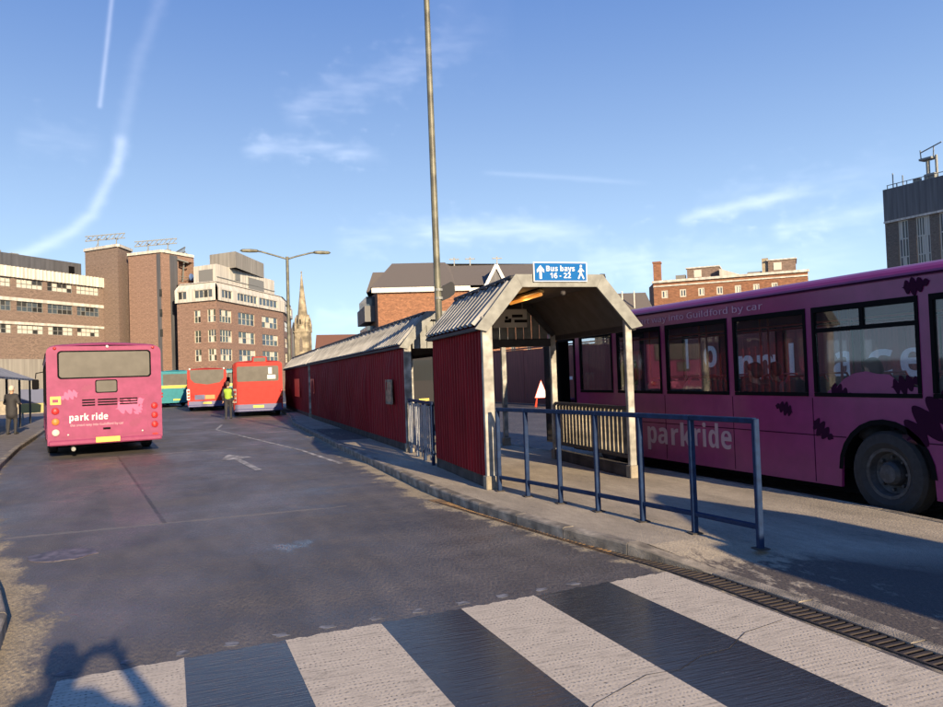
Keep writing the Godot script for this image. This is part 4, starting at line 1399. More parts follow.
# ------------------------------------------------------------------ shelters
# local frame: x to the right, y up from the pavement, -z along the shelter; left wall at x = 0
func shelter(label: String, u: float, v: float, turn_deg: float, length: float, bays: int, front: bool) -> Node3D:
	var t := thing("bus_shelter", label, "bus shelter", W(u, 0.118, v), deg_to_rad(-turn_deg), "red clad bus shelters in a row")
	var L := length
	var wd := 2.27
	var eave := 2.31
	var top := 2.90
	var xl := 0.44; var xr := 1.83
	var mb := MB.new()
	mb.box(Vector3(0.06, 0.085, -L / 2), Vector3(0.17, 0.17, L - 0.02), 0.01)
	obj("plinth", mb, M.dark_plinth, t)
	# cladding on the left side
	var bul = null
	if L > 10.0:
		bul = func(x: float, y: float) -> float:
			var e: float = sin(PI * clamp(y / 2.1, 0.0, 1.0)) * smoothstep(0.0, 1.2, x) * smoothstep(0.0, 1.2, L - 0.12 - x)
			return maxf(-0.015, e * (0.05 * sin(x * 1.1 + 0.6 + y * 0.9) + 0.045 * sin(x * 2.3 - y * 1.5) + 0.03 * sin(x * 4.1 + y * 0.9) + 0.03 * sin(x * 0.37) + 0.06))
	mb = MB.new()
	mb.corrugated(Vector3(-0.025, 0.17, -L + 0.05), Vector3(0, 0, 1), Vector3.UP, L - 0.12, 2.12, 0.155 if L < 10 else 0.25, 0.028 if L < 10 else 0.018, 1 if L < 10 else 14, bul)
	obj("wall_cladding", mb, M.red_sheet, t)
	mb = MB.new()
	mb.box(Vector3(0.0, 0.2, -L / 2), Vector3(0.03, 0.06, L - 0.1))
	obj("base_rail", mb, M.roof_dark, t)
	# posts
	for k in bays + 1:
		var z := -0.02 - (L - 0.1) * k / bays
		for side in 2:
			mb = MB.new()
			var wide := 0.15 if side == 0 else 0.105
			var x := (0.03 if k == 0 else 0.085) if side == 0 else wd - 0.05
			mb.box(Vector3(x, 1.28, z), Vector3(wide, 2.26, 0.085), 0.008)
			var p := obj("post", mb, M.cream_paint, t)
			mb = MB.new()
			mb.box(Vector3(x, 0.09, z + 0.01), Vector3(wide + 0.05, 0.19, 0.16), 0.012)
			obj("post_foot", mb, M.concrete, p)
	# gable ends: sloping fascia boards and a level one, real boards 4 cm thick
	for e in 2:
		var z := 0.03 if e == 0 else -L - 0.01
		var polys := [
			[Vector2(-0.16, eave - 0.08), Vector2(0.02, eave - 0.12), Vector2(xl + 0.12, top - 0.09), Vector2(xl + 0.02, top + 0.09)],
			[Vector2(xl + 0.022, top + 0.09), Vector2(xl + 0.122, top - 0.09), Vector2(xr - 0.122, top - 0.09), Vector2(xr - 0.022, top + 0.09)],
			[Vector2(xr - 0.02, top + 0.09), Vector2(xr - 0.12, top - 0.09), Vector2(wd - 0.02, eave - 0.12), Vector2(wd + 0.16, eave - 0.08)],
		]
		for p in polys:
			mb = MB.new()
			mb.prism(PackedVector2Array(p), 0.045, Vector3(0, 0, z))
			obj("fascia_board", mb, M.grey_paint, t)
	# roof sheets
	var sl := Vector3(xl + 0.12, top - eave + 0.02, 0)
	var rows := [
		[Vector3(-0.14, eave - 0.03, -L), Vector3(0, 0, 1), sl.normalized(), sl.length()],
		[Vector3(wd + 0.14, eave - 0.03, 0.04), Vector3(0, 0, -1), Vector3(-sl.x, sl.y, 0).normalized(), sl.length()],
	]
	for r in rows:
		mb = MB.new()
		mb.corrugated(r[0], r[1], r[2], L + 0.03, r[3], 0.25, 0.05)
		obj("roof_sheet", mb, M.roof_sheet, t)
	mb = MB.new()
	mb.box(Vector3((xl + xr) / 2, top + 0.02, -L / 2), Vector3(xr - xl + 0.04, 0.04, L + 0.02))
	obj("flat_roof", mb, M.roof_sheet, t)
	for x in [xl + 0.0, xr - 0.0]:
		mb = MB.new()
		mb.beam(Vector3(x, top + 0.055, 0.045), Vector3(x, top + 0.055, -L - 0.02), 0.10, 0.055, 0.015)
		var n := int(L / 0.42)
		for k in n: mb.box(Vector3(x - 0.04 * signf(1.0 - x), top + 0.02, -0.2 - k * 0.42), Vector3(0.09, 0.05, 0.16), 0.0, Basis(Vector3.BACK, 0.5 * signf(1.0 - x)))
		obj("ridge_capping", mb, M.roof_dark, t)
	mb = MB.new()
	mb.beam(Vector3(-0.10, eave - 0.075, 0.0), Vector3(-0.10, eave - 0.075, -L), 0.05, 0.06, 0.01)
	obj("eaves_rail", mb, M.roof_dark, t)
	mb = MB.new()
	mb.beam(Vector3(wd + 0.05, eave - 0.09, 0.0), Vector3(wd + 0.05, eave - 0.09, -L), 0.08, 0.10, 0.01)
	obj("eaves_rail", mb, M.roof_dark, t)
	for r in [[Vector3(0.0, eave - 0.05, 0), Vector3(xl + 0.03, top - 0.055, 0)], [Vector3(xl + 0.03, top - 0.05, 0), Vector3(xr - 0.03, top - 0.05, 0)], [Vector3(xr - 0.03, top - 0.055, 0), Vector3(wd, eave - 0.05, 0)]]:
		mb = MB.new()
		var md: Vector3 = (r[0] + r[1]) / 2
		var dx: Vector3 = (r[1] - r[0]).normalized()
		mb.box(md - Vector3(0, 0, L / 2), Vector3(r[0].distance_to(r[1]), 0.012, L - 0.1), 0.0, Basis(dx, Vector3(-dx.y, dx.x, 0), Vector3.BACK))
		obj("shade_lining", mb, M.shade_lining, t)  # dark lining added to imitate the unlit underside of the roof sheets
	# inside rafters
	for k in range(1, bays + 1):
		var z := -0.02 - (L - 0.1) * k / bays + 0.1
		mb = MB.new()
		mb.beam(Vector3(0.05, eave - 0.03, z), Vector3(xl + 0.1, top - 0.1, z), 0.06, 0.12)
		mb.beam(Vector3(xl + 0.1, top - 0.085, z), Vector3(xr - 0.1, top - 0.085, z), 0.06, 0.12)
		mb.beam(Vector3(xr - 0.1, top - 0.1, z), Vector3(wd - 0.05, eave - 0.03, z), 0.06, 0.12)
		obj("rafter", mb, M.roof_dark, t)
	if front:
		# boarded rear gable with a beam below it
		var n := 13
		for k in n:
			var a := 0.14 + (wd - 0.28) * k / n; var b := 0.14 + (wd - 0.28) * (k + 1) / n - 0.012
			var tp := func(x: float) -> float: return min(top - 0.1, eave + (min(x, wd - x)) * 1.05 - 0.02)
			mb = MB.new()
			mb.prism(PackedVector2Array([Vector2(a, eave - 0.1), Vector2(b, eave - 0.1), Vector2(b, tp.call(b)), Vector2(a, tp.call(a))]), 0.02, Vector3(0, 0, -L + 0.07 + 0.004 * (k % 2)))
			obj("gable_board", mb, M.grey_paint, t)
		mb = MB.new()
		mb.beam(Vector3(0.1, eave - 0.17, -L + 0.07), Vector3(wd - 0.1, eave - 0.17, -L + 0.07), 0.12, 0.14, 0.01)
		obj("tie_beam", mb, M.roof_dark, t)
	return t

func shelters():
	var s1 := shelter("red corrugated bus shelter with open end carrying the blue bus bays sign", 4.12, 9.93, 5.0, 3.0, 1, true)
	var s2 := shelter("long wavy red bus shelter with brown poster beside the gap railing", 4.71, 15.76, 2.9, 16.9, 6, false)
	var s3 := shelter("red bus shelter furthest along the row beside the red buses", 5.62, 33.3, 3.6, 13.2, 5, false)
	# grey boards on the open end of the second shelter
	var mb: MB
	for k in 12:
		var a := 0.16 + 1.95 * k / 12.0; var b := a + 1.95 / 12.0 - 0.012
		var tp := func(x: float) -> float: return min(2.80, 2.27 + min(x, 2.27 - x) * 1.05)
		mb = MB.new()
		mb.prism(PackedVector2Array([Vector2(a, 2.2), Vector2(b, 2.2), Vector2(b, tp.call(b)), Vector2(a, tp.call(a))]), 0.02, Vector3(0, 0, -0.06))
		obj("gable_board", mb, M.grey_paint, s2)
	# inside strip light of the first shelter
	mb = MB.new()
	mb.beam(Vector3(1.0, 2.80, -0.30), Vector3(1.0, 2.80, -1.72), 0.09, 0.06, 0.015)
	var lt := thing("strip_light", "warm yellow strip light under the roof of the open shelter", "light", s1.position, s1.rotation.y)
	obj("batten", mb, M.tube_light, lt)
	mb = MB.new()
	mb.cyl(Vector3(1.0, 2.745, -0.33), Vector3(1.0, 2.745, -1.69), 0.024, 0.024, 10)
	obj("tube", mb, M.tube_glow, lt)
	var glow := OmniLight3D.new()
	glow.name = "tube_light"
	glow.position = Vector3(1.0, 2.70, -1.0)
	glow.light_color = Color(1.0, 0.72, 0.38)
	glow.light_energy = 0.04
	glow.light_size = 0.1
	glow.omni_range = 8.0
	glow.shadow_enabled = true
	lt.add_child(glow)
	# hanging notice inside
	var nt := thing("hanging_notice", "pale notice panel hanging inside the open bus shelter", "sign", s1.position, s1.rotation.y)
	mb = MB.new()
	mb.box(Vector3(1.26, 2.56, -2.5), Vector3(0.64, 0.32, 0.02), 0.004)
	obj("panel", mb, M.sign_paper, nt)
	mb = MB.new()
	for q in [[0.60, 2.50, 0.05], [0.66, 2.46, 0.05], [0.80, 2.53, 0.20], [0.86, 2.44, 0.24], [0.62, 2.44, 0.12]]:
		mb.box(Vector3(q[0] + 0.60, q[1] + 0.07, -2.488), Vector3(q[2], 0.05, 0.004))
	obj("faded_print", mb, M.black, nt)
	mb = MB.new()
	for x in [1.0, 1.5]: mb.cyl(Vector3(x, 2.72, -2.5), Vector3(x, 2.85, -2.5), 0.008, 0.008, 6)
	obj("hanger", mb, M.galv, nt)
	# blue sign on the roof edge
	var sg := thing("bus_bays_sign", "blue bus bays 16 - 22 sign with arrow and walking figure on shelter roof", "sign", s1.position, s1.rotation.y)
	mb = MB.new()
	mb.box(Vector3(1.135, 3.02, 0.10), Vector3(0.83, 0.285, 0.012), 0.004)
	obj("border", mb, M.sign_white, sg)
	mb = MB.new()
	mb.box(Vector3(1.135, 3.02, 0.108), Vector3(0.795, 0.25, 0.006))
	obj("panel", mb, M.sign_blue, sg)
	mb = MB.new()
	for x in [0.85, 1.42]: mb.box(Vector3(x, 3.0, 0.085), Vector3(0.04, 0.25, 0.03))
	obj("bracket", mb, M.galv, sg)
	text("lettering", "Bus bays", 0.075, Vector3(1.13, 3.066, 0.113), Basis(), M.sign_white, sg, 0.003, 0.44)
	text("lettering", "16 - 22", 0.075, Vector3(1.13, 2.966, 0.113), Basis(), M.sign_white, sg, 0.003, 0.32)
	mb = MB.new()
	mb.prism(PackedVector2Array([Vector2(-0.018, -0.1), Vector2(0.018, -0.1), Vector2(0.018, 0.02), Vector2(0.055, -0.015), Vector2(0.055, 0.03), Vector2(0, 0.095), Vector2(-0.055, 0.03), Vector2(-0.055, -0.015), Vector2(-0.018, 0.02)]), 0.003, Vector3(0.825, 3.02, 0.112))
	obj("arrow_mark", mb, M.sign_white, sg)
	mb = MB.new()
	var o := Vector3(1.45, 3.02, 0.112)
	var head := PackedVector2Array()
	for k in 10: head.append(Vector2(0.0, 0.085) + Vector2(cos(TAU * k / 10), sin(TAU * k / 10)) * 0.018)
	mb.prism(head, 0.003, o)
	for q in [[[0.0, 0.06], [-0.005, -0.02], 0.036], [[-0.003, -0.01], [0.04, -0.1], 0.022], [[-0.003, -0.01], [-0.045, -0.1], 0.022], [[0.0, 0.05], [0.045, 0.005], 0.016], [[0.0, 0.05], [-0.045, 0.0], 0.016]]:
		var a := Vector2(q[0][0], q[0][1]); var b := Vector2(q[1][0], q[1][1])
		var nn: Vector2 = (b - a).normalized().orthogonal() * q[2] / 2
		mb.prism(PackedVector2Array([a - nn, a + nn, b + nn, b - nn]), 0.003, o)
	obj("walking_figure_mark", mb, M.sign_white, sg)
	var pl := thing("sensor_lamp", "small brown security sensor fixed below the blue sign", "sensor", s1.position, s1.rotation.y)
	mb = MB.new()
	mb.box(Vector3(1.16, 2.72, 0.10), Vector3(0.07, 0.06, 0.06), 0.015)
	mb.cyl(Vector3(1.16, 2.68, 0.12), Vector3(1.16, 2.71, 0.11), 0.03, 0.02, 8)
	obj("housing", mb, M.iron, pl)
	# balustrade along the bus side of the first shelter
	var bal := thing("balustrade", "slatted timber and black balustrade between the right posts of the open shelter", "balustrade", s1.position, s1.rotation.y)
	mb = MB.new()
	mb.box(Vector3(2.22, 0.09, -1.47), Vector3(0.13, 0.18, 2.75), 0.01)
	obj("plinth", mb, M.dark_plinth, bal)
	for y in [1.02, 0.30]:
		mb = MB.new()
		mb.beam(Vector3(2.22, y, -0.1), Vector3(2.22, y, -2.85), 0.05, 0.055, 0.006)
		obj("rail", mb, M.slat_dark, bal)
	for k in 19:
		mb = MB.new()
		var z := -0.22 - 2.52 * k / 18.0
		mb.box(Vector3(2.22, 0.66, z), Vector3(0.055, 0.66, 0.03), 0.004)
		obj("slat", mb, M.slat_timber, bal)
	# railing across the gap between the first two shelters
	var ga := W(4.36, 0.118, 13.05); var gb := W(4.70, 0.118, 15.62)
	var fc := thing("gap_railing", "dark railing with leaning grey slats between two red shelters", "railing", ga)
	var dv := gb - ga
	for y in [1.11, 0.24]:
		mb = MB.new()
		mb.beam(Vector3.UP * y, dv + Vector3.UP * y, 0.05, 0.055, 0.006)
		obj("rail", mb, M.rail_blue, fc)
	for k in 4:
		mb = MB.new()
		mb.box(dv * (0.03 + 0.94 * k / 3.0) + Vector3.UP * 0.56, Vector3(0.055, 1.12, 0.055), 0.006)
		obj("post", mb, M.rail_blue, fc)
	for k in 15:
		mb = MB.new()
		var p := dv * (0.06 + 0.88 * k / 14.0) + Vector3(-0.035, 0, 0)
		var lean := rng.randf_range(-0.10, 0.10)
		var lo := rng.randf_range(0.02, 0.22)
		mb.beam(p + Vector3.UP * lo + dv.normalized() * lean * 0.5, p + Vector3.UP * 1.06 - dv.normalized() * lean * 0.5, 0.012, 0.075, 0.002, dv.normalized())
		obj("slat", mb, M.slat_grey, fc)
	# poster, and flat bright red panels, on the two rear shelter walls
	for n in [["poster", "brown weathered poster in a frame on the long red shelter", 1.22, 1.27, 0.62, 0.50, M.poster], ["notice", "small bright red panel at the far end of the long shelter", 15.4, 1.35, 1.0, 0.52, M.bright_red], ["notice", "bright red panel on the furthest red shelter", 4.6, 1.25, 2.6, 0.8, M.bright_red]]:
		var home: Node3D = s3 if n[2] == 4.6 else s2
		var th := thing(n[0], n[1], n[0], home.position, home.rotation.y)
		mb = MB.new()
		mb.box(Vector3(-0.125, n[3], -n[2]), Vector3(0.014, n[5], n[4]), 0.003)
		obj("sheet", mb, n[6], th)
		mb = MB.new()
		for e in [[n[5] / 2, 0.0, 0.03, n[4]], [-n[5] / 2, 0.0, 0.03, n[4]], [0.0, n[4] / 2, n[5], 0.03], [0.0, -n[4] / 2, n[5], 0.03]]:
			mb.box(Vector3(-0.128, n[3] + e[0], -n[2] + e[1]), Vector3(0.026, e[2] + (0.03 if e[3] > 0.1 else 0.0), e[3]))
		obj("frame", mb, M.slat_timber if n[0] == "poster" else M.bright_red, th)

func hoarding():
	var root := thing("site_hoarding", "long dark red hoarding with big pale letters behind the bus bay", "hoarding", W(18.5, 0, 3.0))
	var h := 3.0
	for k in 26:
		var mb := MB.new()
		var dh := 0.03 * sin(k * 2.1)
		mb.box(Vector3(rng.randf_range(-0.01, 0.01), (h + dh) / 2, -1.2 - 2.4 * k), Vector3(0.06, h + dh, 2.385), 0.008)
		obj("hoarding_panel", mb, M.hoarding, root)
	var mb := MB.new()
	mb.box(Vector3(-0.05, 3.06, -31.2), Vector3(0.12, 0.07, 62.4))
	obj("top_rail", mb, M.hoarding, root)
	var bs := Basis(Vector3(0, 0, 1), Vector3.UP, Vector3(-1, 0, 0))
	for l in [["I", 34.95, 0.16, 0.92, 1.75], ["L", 33.9, 0.8, 0.92, 1.75], ["l", 24.4, 0.16, 1.0, 2.15], ["o", 23.05, 0.72, 0.95, 2.15], ["n", 21.2, 0.72, 0.95, 1.72], ["n", 20.3, 0.72, 0.95, 1.72], ["u", 19.72, 0.34, 0.95, 1.72], ["l", 19.1, 0.2, 1.0, 1.72], ["a", 17.05, 0.72, 0.95, 1.72], ["c", 15.85, 0.8, 0.95, 1.72], ["e", 14.8, 0.75, 0.95, 1.72]]:
		text("letter", l[0], l[3] * 1.05, Vector3(-0.045, l[4], -(l[1] - 3.0)), bs, M.hoarding_letter, root, 0.01, l[2])
	# triangular warning sign standing in front of it
	var t := thing("warning_sign", "white triangular roadworks sign with red edge standing by the hoarding", "sign", W(17.1, 0.0, 34.2), deg_to_rad(-18))
	mb = MB.new()
	mb.prism(PackedVector2Array([Vector2(-0.34, 0.44), Vector2(0.34, 0.44), Vector2(0.0, 1.33)]), 0.015)
	obj("red_border", mb, M.cone_red, t)
	mb = MB.new()
	mb.prism(PackedVector2Array([Vector2(-0.30, 0.465), Vector2(0.30, 0.465), Vector2(0.0, 1.27)]), 0.006, Vector3(0, 0, 0.016))
	obj("white_face", mb, M.cone_white, t)
	for x in [-0.28, 0.28]:
		mb = MB.new()
		mb.beam(Vector3(x, 0, 0.12), Vector3(x * 0.8, 0.45, 0), 0.04, 0.04)
		mb.beam(Vector3(x, 0, -0.35), Vector3(x * 0.8, 0.5, -0.03), 0.04, 0.04)
		obj("leg", mb, M.cone_red, t)

func railing():
	var pts := [[4.16, 9.68], [4.28, 9.05], [4.39, 8.36], [4.49, 7.65], [4.58, 6.90], [4.67, 6.16], [4.74, 5.36]]
	var t := thing("guard_rail", "dark blue steel guard rail along the kerb in front of the open shelter", "railing", W(pts[0][0], 0.118, pts[0][1]))
	for k in pts.size():
		var mb := MB.new()
		var p := W(pts[k][0], 0.118, pts[k][1]) - t.position
		mb.box(p + Vector3.UP * (0.545 if k < pts.size() - 1 else 0.56), Vector3(0.052, 1.09 if k < pts.size() - 1 else 1.14, 0.052), 0.006, Basis(Vector3.UP, rng.randf_range(-0.05, 0.05) - 0.13))
		obj("post", mb, M.rail_blue, t)
		mb = MB.new()
		mb.box(p + Vector3.UP * 0.006, Vector3(0.12, 0.012, 0.12), 0.004, Basis(Vector3.UP, -0.13))
		obj("base_plate", mb, M.dark_plinth, t)
	for k in pts.size() - 1:
		var a := W(pts[k][0], 0.118, pts[k][1]) - t.position; var b := W(pts[k + 1][0], 0.118, pts[k + 1][1]) - t.position
		var mb := MB.new()
		mb.beam(a + Vector3.UP * 1.112, b + Vector3.UP * 1.112, 0.052, 0.05, 0.007)
		obj("top_rail", mb, M.rail_blue, t)
		mb = MB.new()
		mb.beam(a + Vector3.UP * 0.19, b + Vector3.UP * 0.19, 0.04, 0.045, 0.006)
		obj("lower_rail", mb, M.rail_blue, t)

func street_lamps():
	# tall column rising behind the first shelter
	var t := thing("lamp_column", "tall olive steel lamp column rising behind the open red shelter", "lamp post", W(5.08, 0.118, 14.6))
	var mb := MB.new()
	mb.cyl(Vector3.ZERO, Vector3(0, 1.3, 0), 0.105, 0.105, 16)
	mb.cyl(Vector3(0, 1.3, 0), Vector3(-0.05, 11.5, 0), 0.075, 0.052, 16)
	obj("column", mb, M.steel_post, t)
	mb = MB.new()
	mb.tube([Vector3(-0.05, 11.5, 0), Vector3(-0.3, 11.8, 0), Vector3(-1.2, 11.95, 0)], 0.035, 8)
	mb.box(Vector3(-1.5, 11.95, 0), Vector3(0.7, 0.14, 0.26), 0.05)
	obj("lantern", mb, M.galv, t)
	mb = MB.new()
	mb.box(Vector3(0, 0.6, 0.1), Vector3(0.1, 0.5, 0.02), 0.004)
	obj("door", mb, M.galv, t)
	# flag sign seen from its back
	var fl := thing("bus_stop_flag", "dark back of a round cornered flag sign on the tall column", "sign", W(5.08, 3.3, 14.6), deg_to_rad(20))
	mb = MB.new()
	mb.prism(PackedVector2Array([Vector2(0.06, -0.09), Vector2(0.28, -0.01), Vector2(0.41, 0.08), Vector2(0.43, 0.13), Vector2(0.42, 0.26), Vector2(0.38, 0.31), Vector2(0.32, 0.32), Vector2(0.06, 0.20)]), 0.02)
	obj("plate", mb, M.sign_back, fl)
	for y in [-0.03, 0.14]:
		mb = MB.new()
		mb.cyl(Vector3(0, y - 0.025, 0.01), Vector3(0, y + 0.025, 0.01), 0.085, 0.085, 12)
		obj("clamp", mb, M.galv, fl)
	# double armed street lamp further off
	var d := thing("street_lamp", "grey double armed street lamp in front of the corner office", "street lamp", W(6.9, 0, 48.0))
	mb = MB.new()
	mb.cyl(Vector3.ZERO, Vector3(0, 1.6, 0), 0.16, 0.16, 12)
	mb.cyl(Vector3(0, 1.6, 0), Vector3(0.05, 9.35, 0), 0.125, 0.09, 12)
	obj("column", mb, M.steel_post, d)
	for s in [-1.0, 1.0]:
		mb = MB.new()
		mb.tube([Vector3(0.05, 9.2, 0), Vector3(s * 0.6, 9.38, 0), Vector3(s * 1.5, 9.62, 0), Vector3(s * 1.8, 9.65, 0)], 0.05, 8)
		var arm := obj("arm", mb, M.steel_post, d)
		mb = MB.new()
		mb.lathe([Vector2(0.02, -0.6), Vector2(0.16, -0.45), Vector2(0.19, 0.0), Vector2(0.15, 0.4), Vector2(0.02, 0.55)], Vector3(s * 2.15, 9.66, 0), 12, Basis(Vector3(0, 0.6 * s, 0), Vector3(-s, 0, 0), Vector3(0, 0, 1)))
		obj("lamp_head", mb, M.steel_post, arm)

func left_side():
	# bus shelter on the left pavement
	var t := thing("bus_shelter", "glazed bus shelter with pale sloping roof on the left pavement", "bus shelter", W(-5.9, 0.118, 29.5), deg_to_rad(3))
	var mb := MB.new()
	mb.prism(PackedVector2Array([Vector2(-2.6, 2.42), Vector2(-0.9, 2.62), Vector2(0.55, 2.02), Vector2(0.55, 2.10), Vector2(-0.9, 2.72), Vector2(-2.6, 2.52)]), 13.0, Vector3(0, 0, -13))
	obj("roof", mb, M.roof_sheet, t)
	mb = MB.new()
	mb.prism(PackedVector2Array([Vector2(-2.6, 2.30), Vector2(0.6, 2.0), Vector2(0.6, 2.1), Vector2(-0.9, 2.74), Vector2(-2.6, 2.54)]), 0.06, Vector3(0, 0, 0.01))
	obj("gable_panel", mb, M.grey_paint, t)
	for z in [-0.3, -4.5, -8.6, -12.7]:
		for x in [-2.4, 0.35]:
			mb = MB.new()
			mb.box(Vector3(x, 1.05, z), Vector3(0.08, 2.1, 0.08), 0.008)
			obj("post", mb, M.roof_dark, t)
	for k in 3:
		mb = MB.new()
		mb.box(Vector3(-2.4, 1.15, -1.8 - 3.1 * k), Vector3(0.012, 1.7, 2.9))
		obj("glass_panel", mb, M.glass_clear, t)
	mb = MB.new()
	mb.box(Vector3(-2.0, 0.45, -5), Vector3(0.35, 0.05, 6.0), 0.01)
	mb.box(Vector3(-2.0, 0.22, -2.5), Vector3(0.05, 0.45, 0.05)); mb.box(Vector3(-2.0, 0.22, -7.5), Vector3(0.05, 0.45, 0.05))
	obj("bench", mb, M.slat_timber, t)
	# advertising panel beyond it
	var a := thing("advertising_board", "blue and yellow advertising board behind the left bus shelter", "board", W(-6.9, 0.118, 47.0), deg_to_rad(-4))
	mb = MB.new()
	mb.box(Vector3(0.35, 1.25, 0), Vector3(1.7, 0.75, 0.1), 0.01)
	obj("upper_panel", mb, M.advert_blue, a)
	mb = MB.new()
	mb.box(Vector3(0.35, 0.62, 0), Vector3(1.7, 0.5, 0.1), 0.01)
	obj("lower_panel", mb, M.advert_yellow, a)
	for x in [-0.4, 1.1]:
		mb = MB.new()
		mb.box(Vector3(x, 0.8, -0.09), Vector3(0.08, 1.6, 0.08))
		obj("leg", mb, M.galv, a)
	var k := thing("low_wall", "low pale concrete wall behind the left bus shelter", "wall", W(-10, 0.0, 62), deg_to_rad(-6))
	mb = MB.new()
	mb.box(Vector3(0, 0.5, 0), Vector3(18, 1.0, 0.3), 0.03)
	obj("wall", mb, M.concrete, k)
	mb = MB.new()
	mb.box(Vector3(0, 1.04, 0), Vector3(18.1, 0.1, 0.42), 0.02)
	obj("coping", mb, M.render_grey, k)


# ------------------------------------------------------------------ buses
# local frame: rear face at z = 0, front towards -z, nearside (left) at x = -w / 2
func leaf_poly(size: float, lobes := 4, bend := 0.12) -> PackedVector2Array:
	var l := PackedVector2Array(); var r := PackedVector2Array()
	var n := lobes * 8
	for k in n + 1:
		var t := k / float(n)
		var w := (0.05 + 0.27 * sin(PI * pow(t, 0.75))) * (0.20 + 0.80 * pow(absf(sin(PI * (t * lobes - 0.1))), 0.75))
		w = max(w * smoothstep(0.02, 0.14, t) * smoothstep(1.02, 0.90, t), 0.012)
		var cx := bend * sin(t * PI) * 0.5
		l.append(Vector2(cx - w, t) * size); r.append(Vector2(cx + w * 0.94, t) * size)
	r.reverse()
	l.append_array(r)
	return l

func wheel(root: Node3D, x: float, z: float, side: float, r := 0.47):
	var w := Node3D.new()
	w.name = "wheel"
	root.add_child(w, true)
	w.position = Vector3(x, r, z)
	var ax := Basis(Vector3(0, 0, 1), Vector3(side, 0, 0), Vector3(0, side, 0))
	var mb := MB.new()
	mb.lathe([Vector2(0.27, -0.26), Vector2(r - 0.05, -0.25), Vector2(r, -0.21), Vector2(r, -0.04), Vector2(r - 0.03, 0.0), Vector2(r - 0.13, 0.012), Vector2(0.28, -0.02), Vector2(0.27, -0.05)], Vector3.ZERO, 32, ax)
	obj("tyre", mb, M.rubber, w)
	mb = MB.new()
	mb.lathe([Vector2(0.27, -0.2), Vector2(0.28, -0.015), Vector2(0.245, -0.02), Vector2(0.22, -0.10), Vector2(0.14, -0.14), Vector2(0.13, -0.05), Vector2(0.10, -0.01), Vector2(0.0, 0.0)], Vector3.ZERO, 28, ax)
	for k in 8:
		var t := TAU * k / 8.0
		var p := Vector3(-0.13 * side, sin(t) * 0.18, cos(t) * 0.18)
		mb.cyl(p, p + Vector3(0.05 * side, 0, 0), 0.02, 0.016, 6)
	obj("rim", mb, M.hub, w)

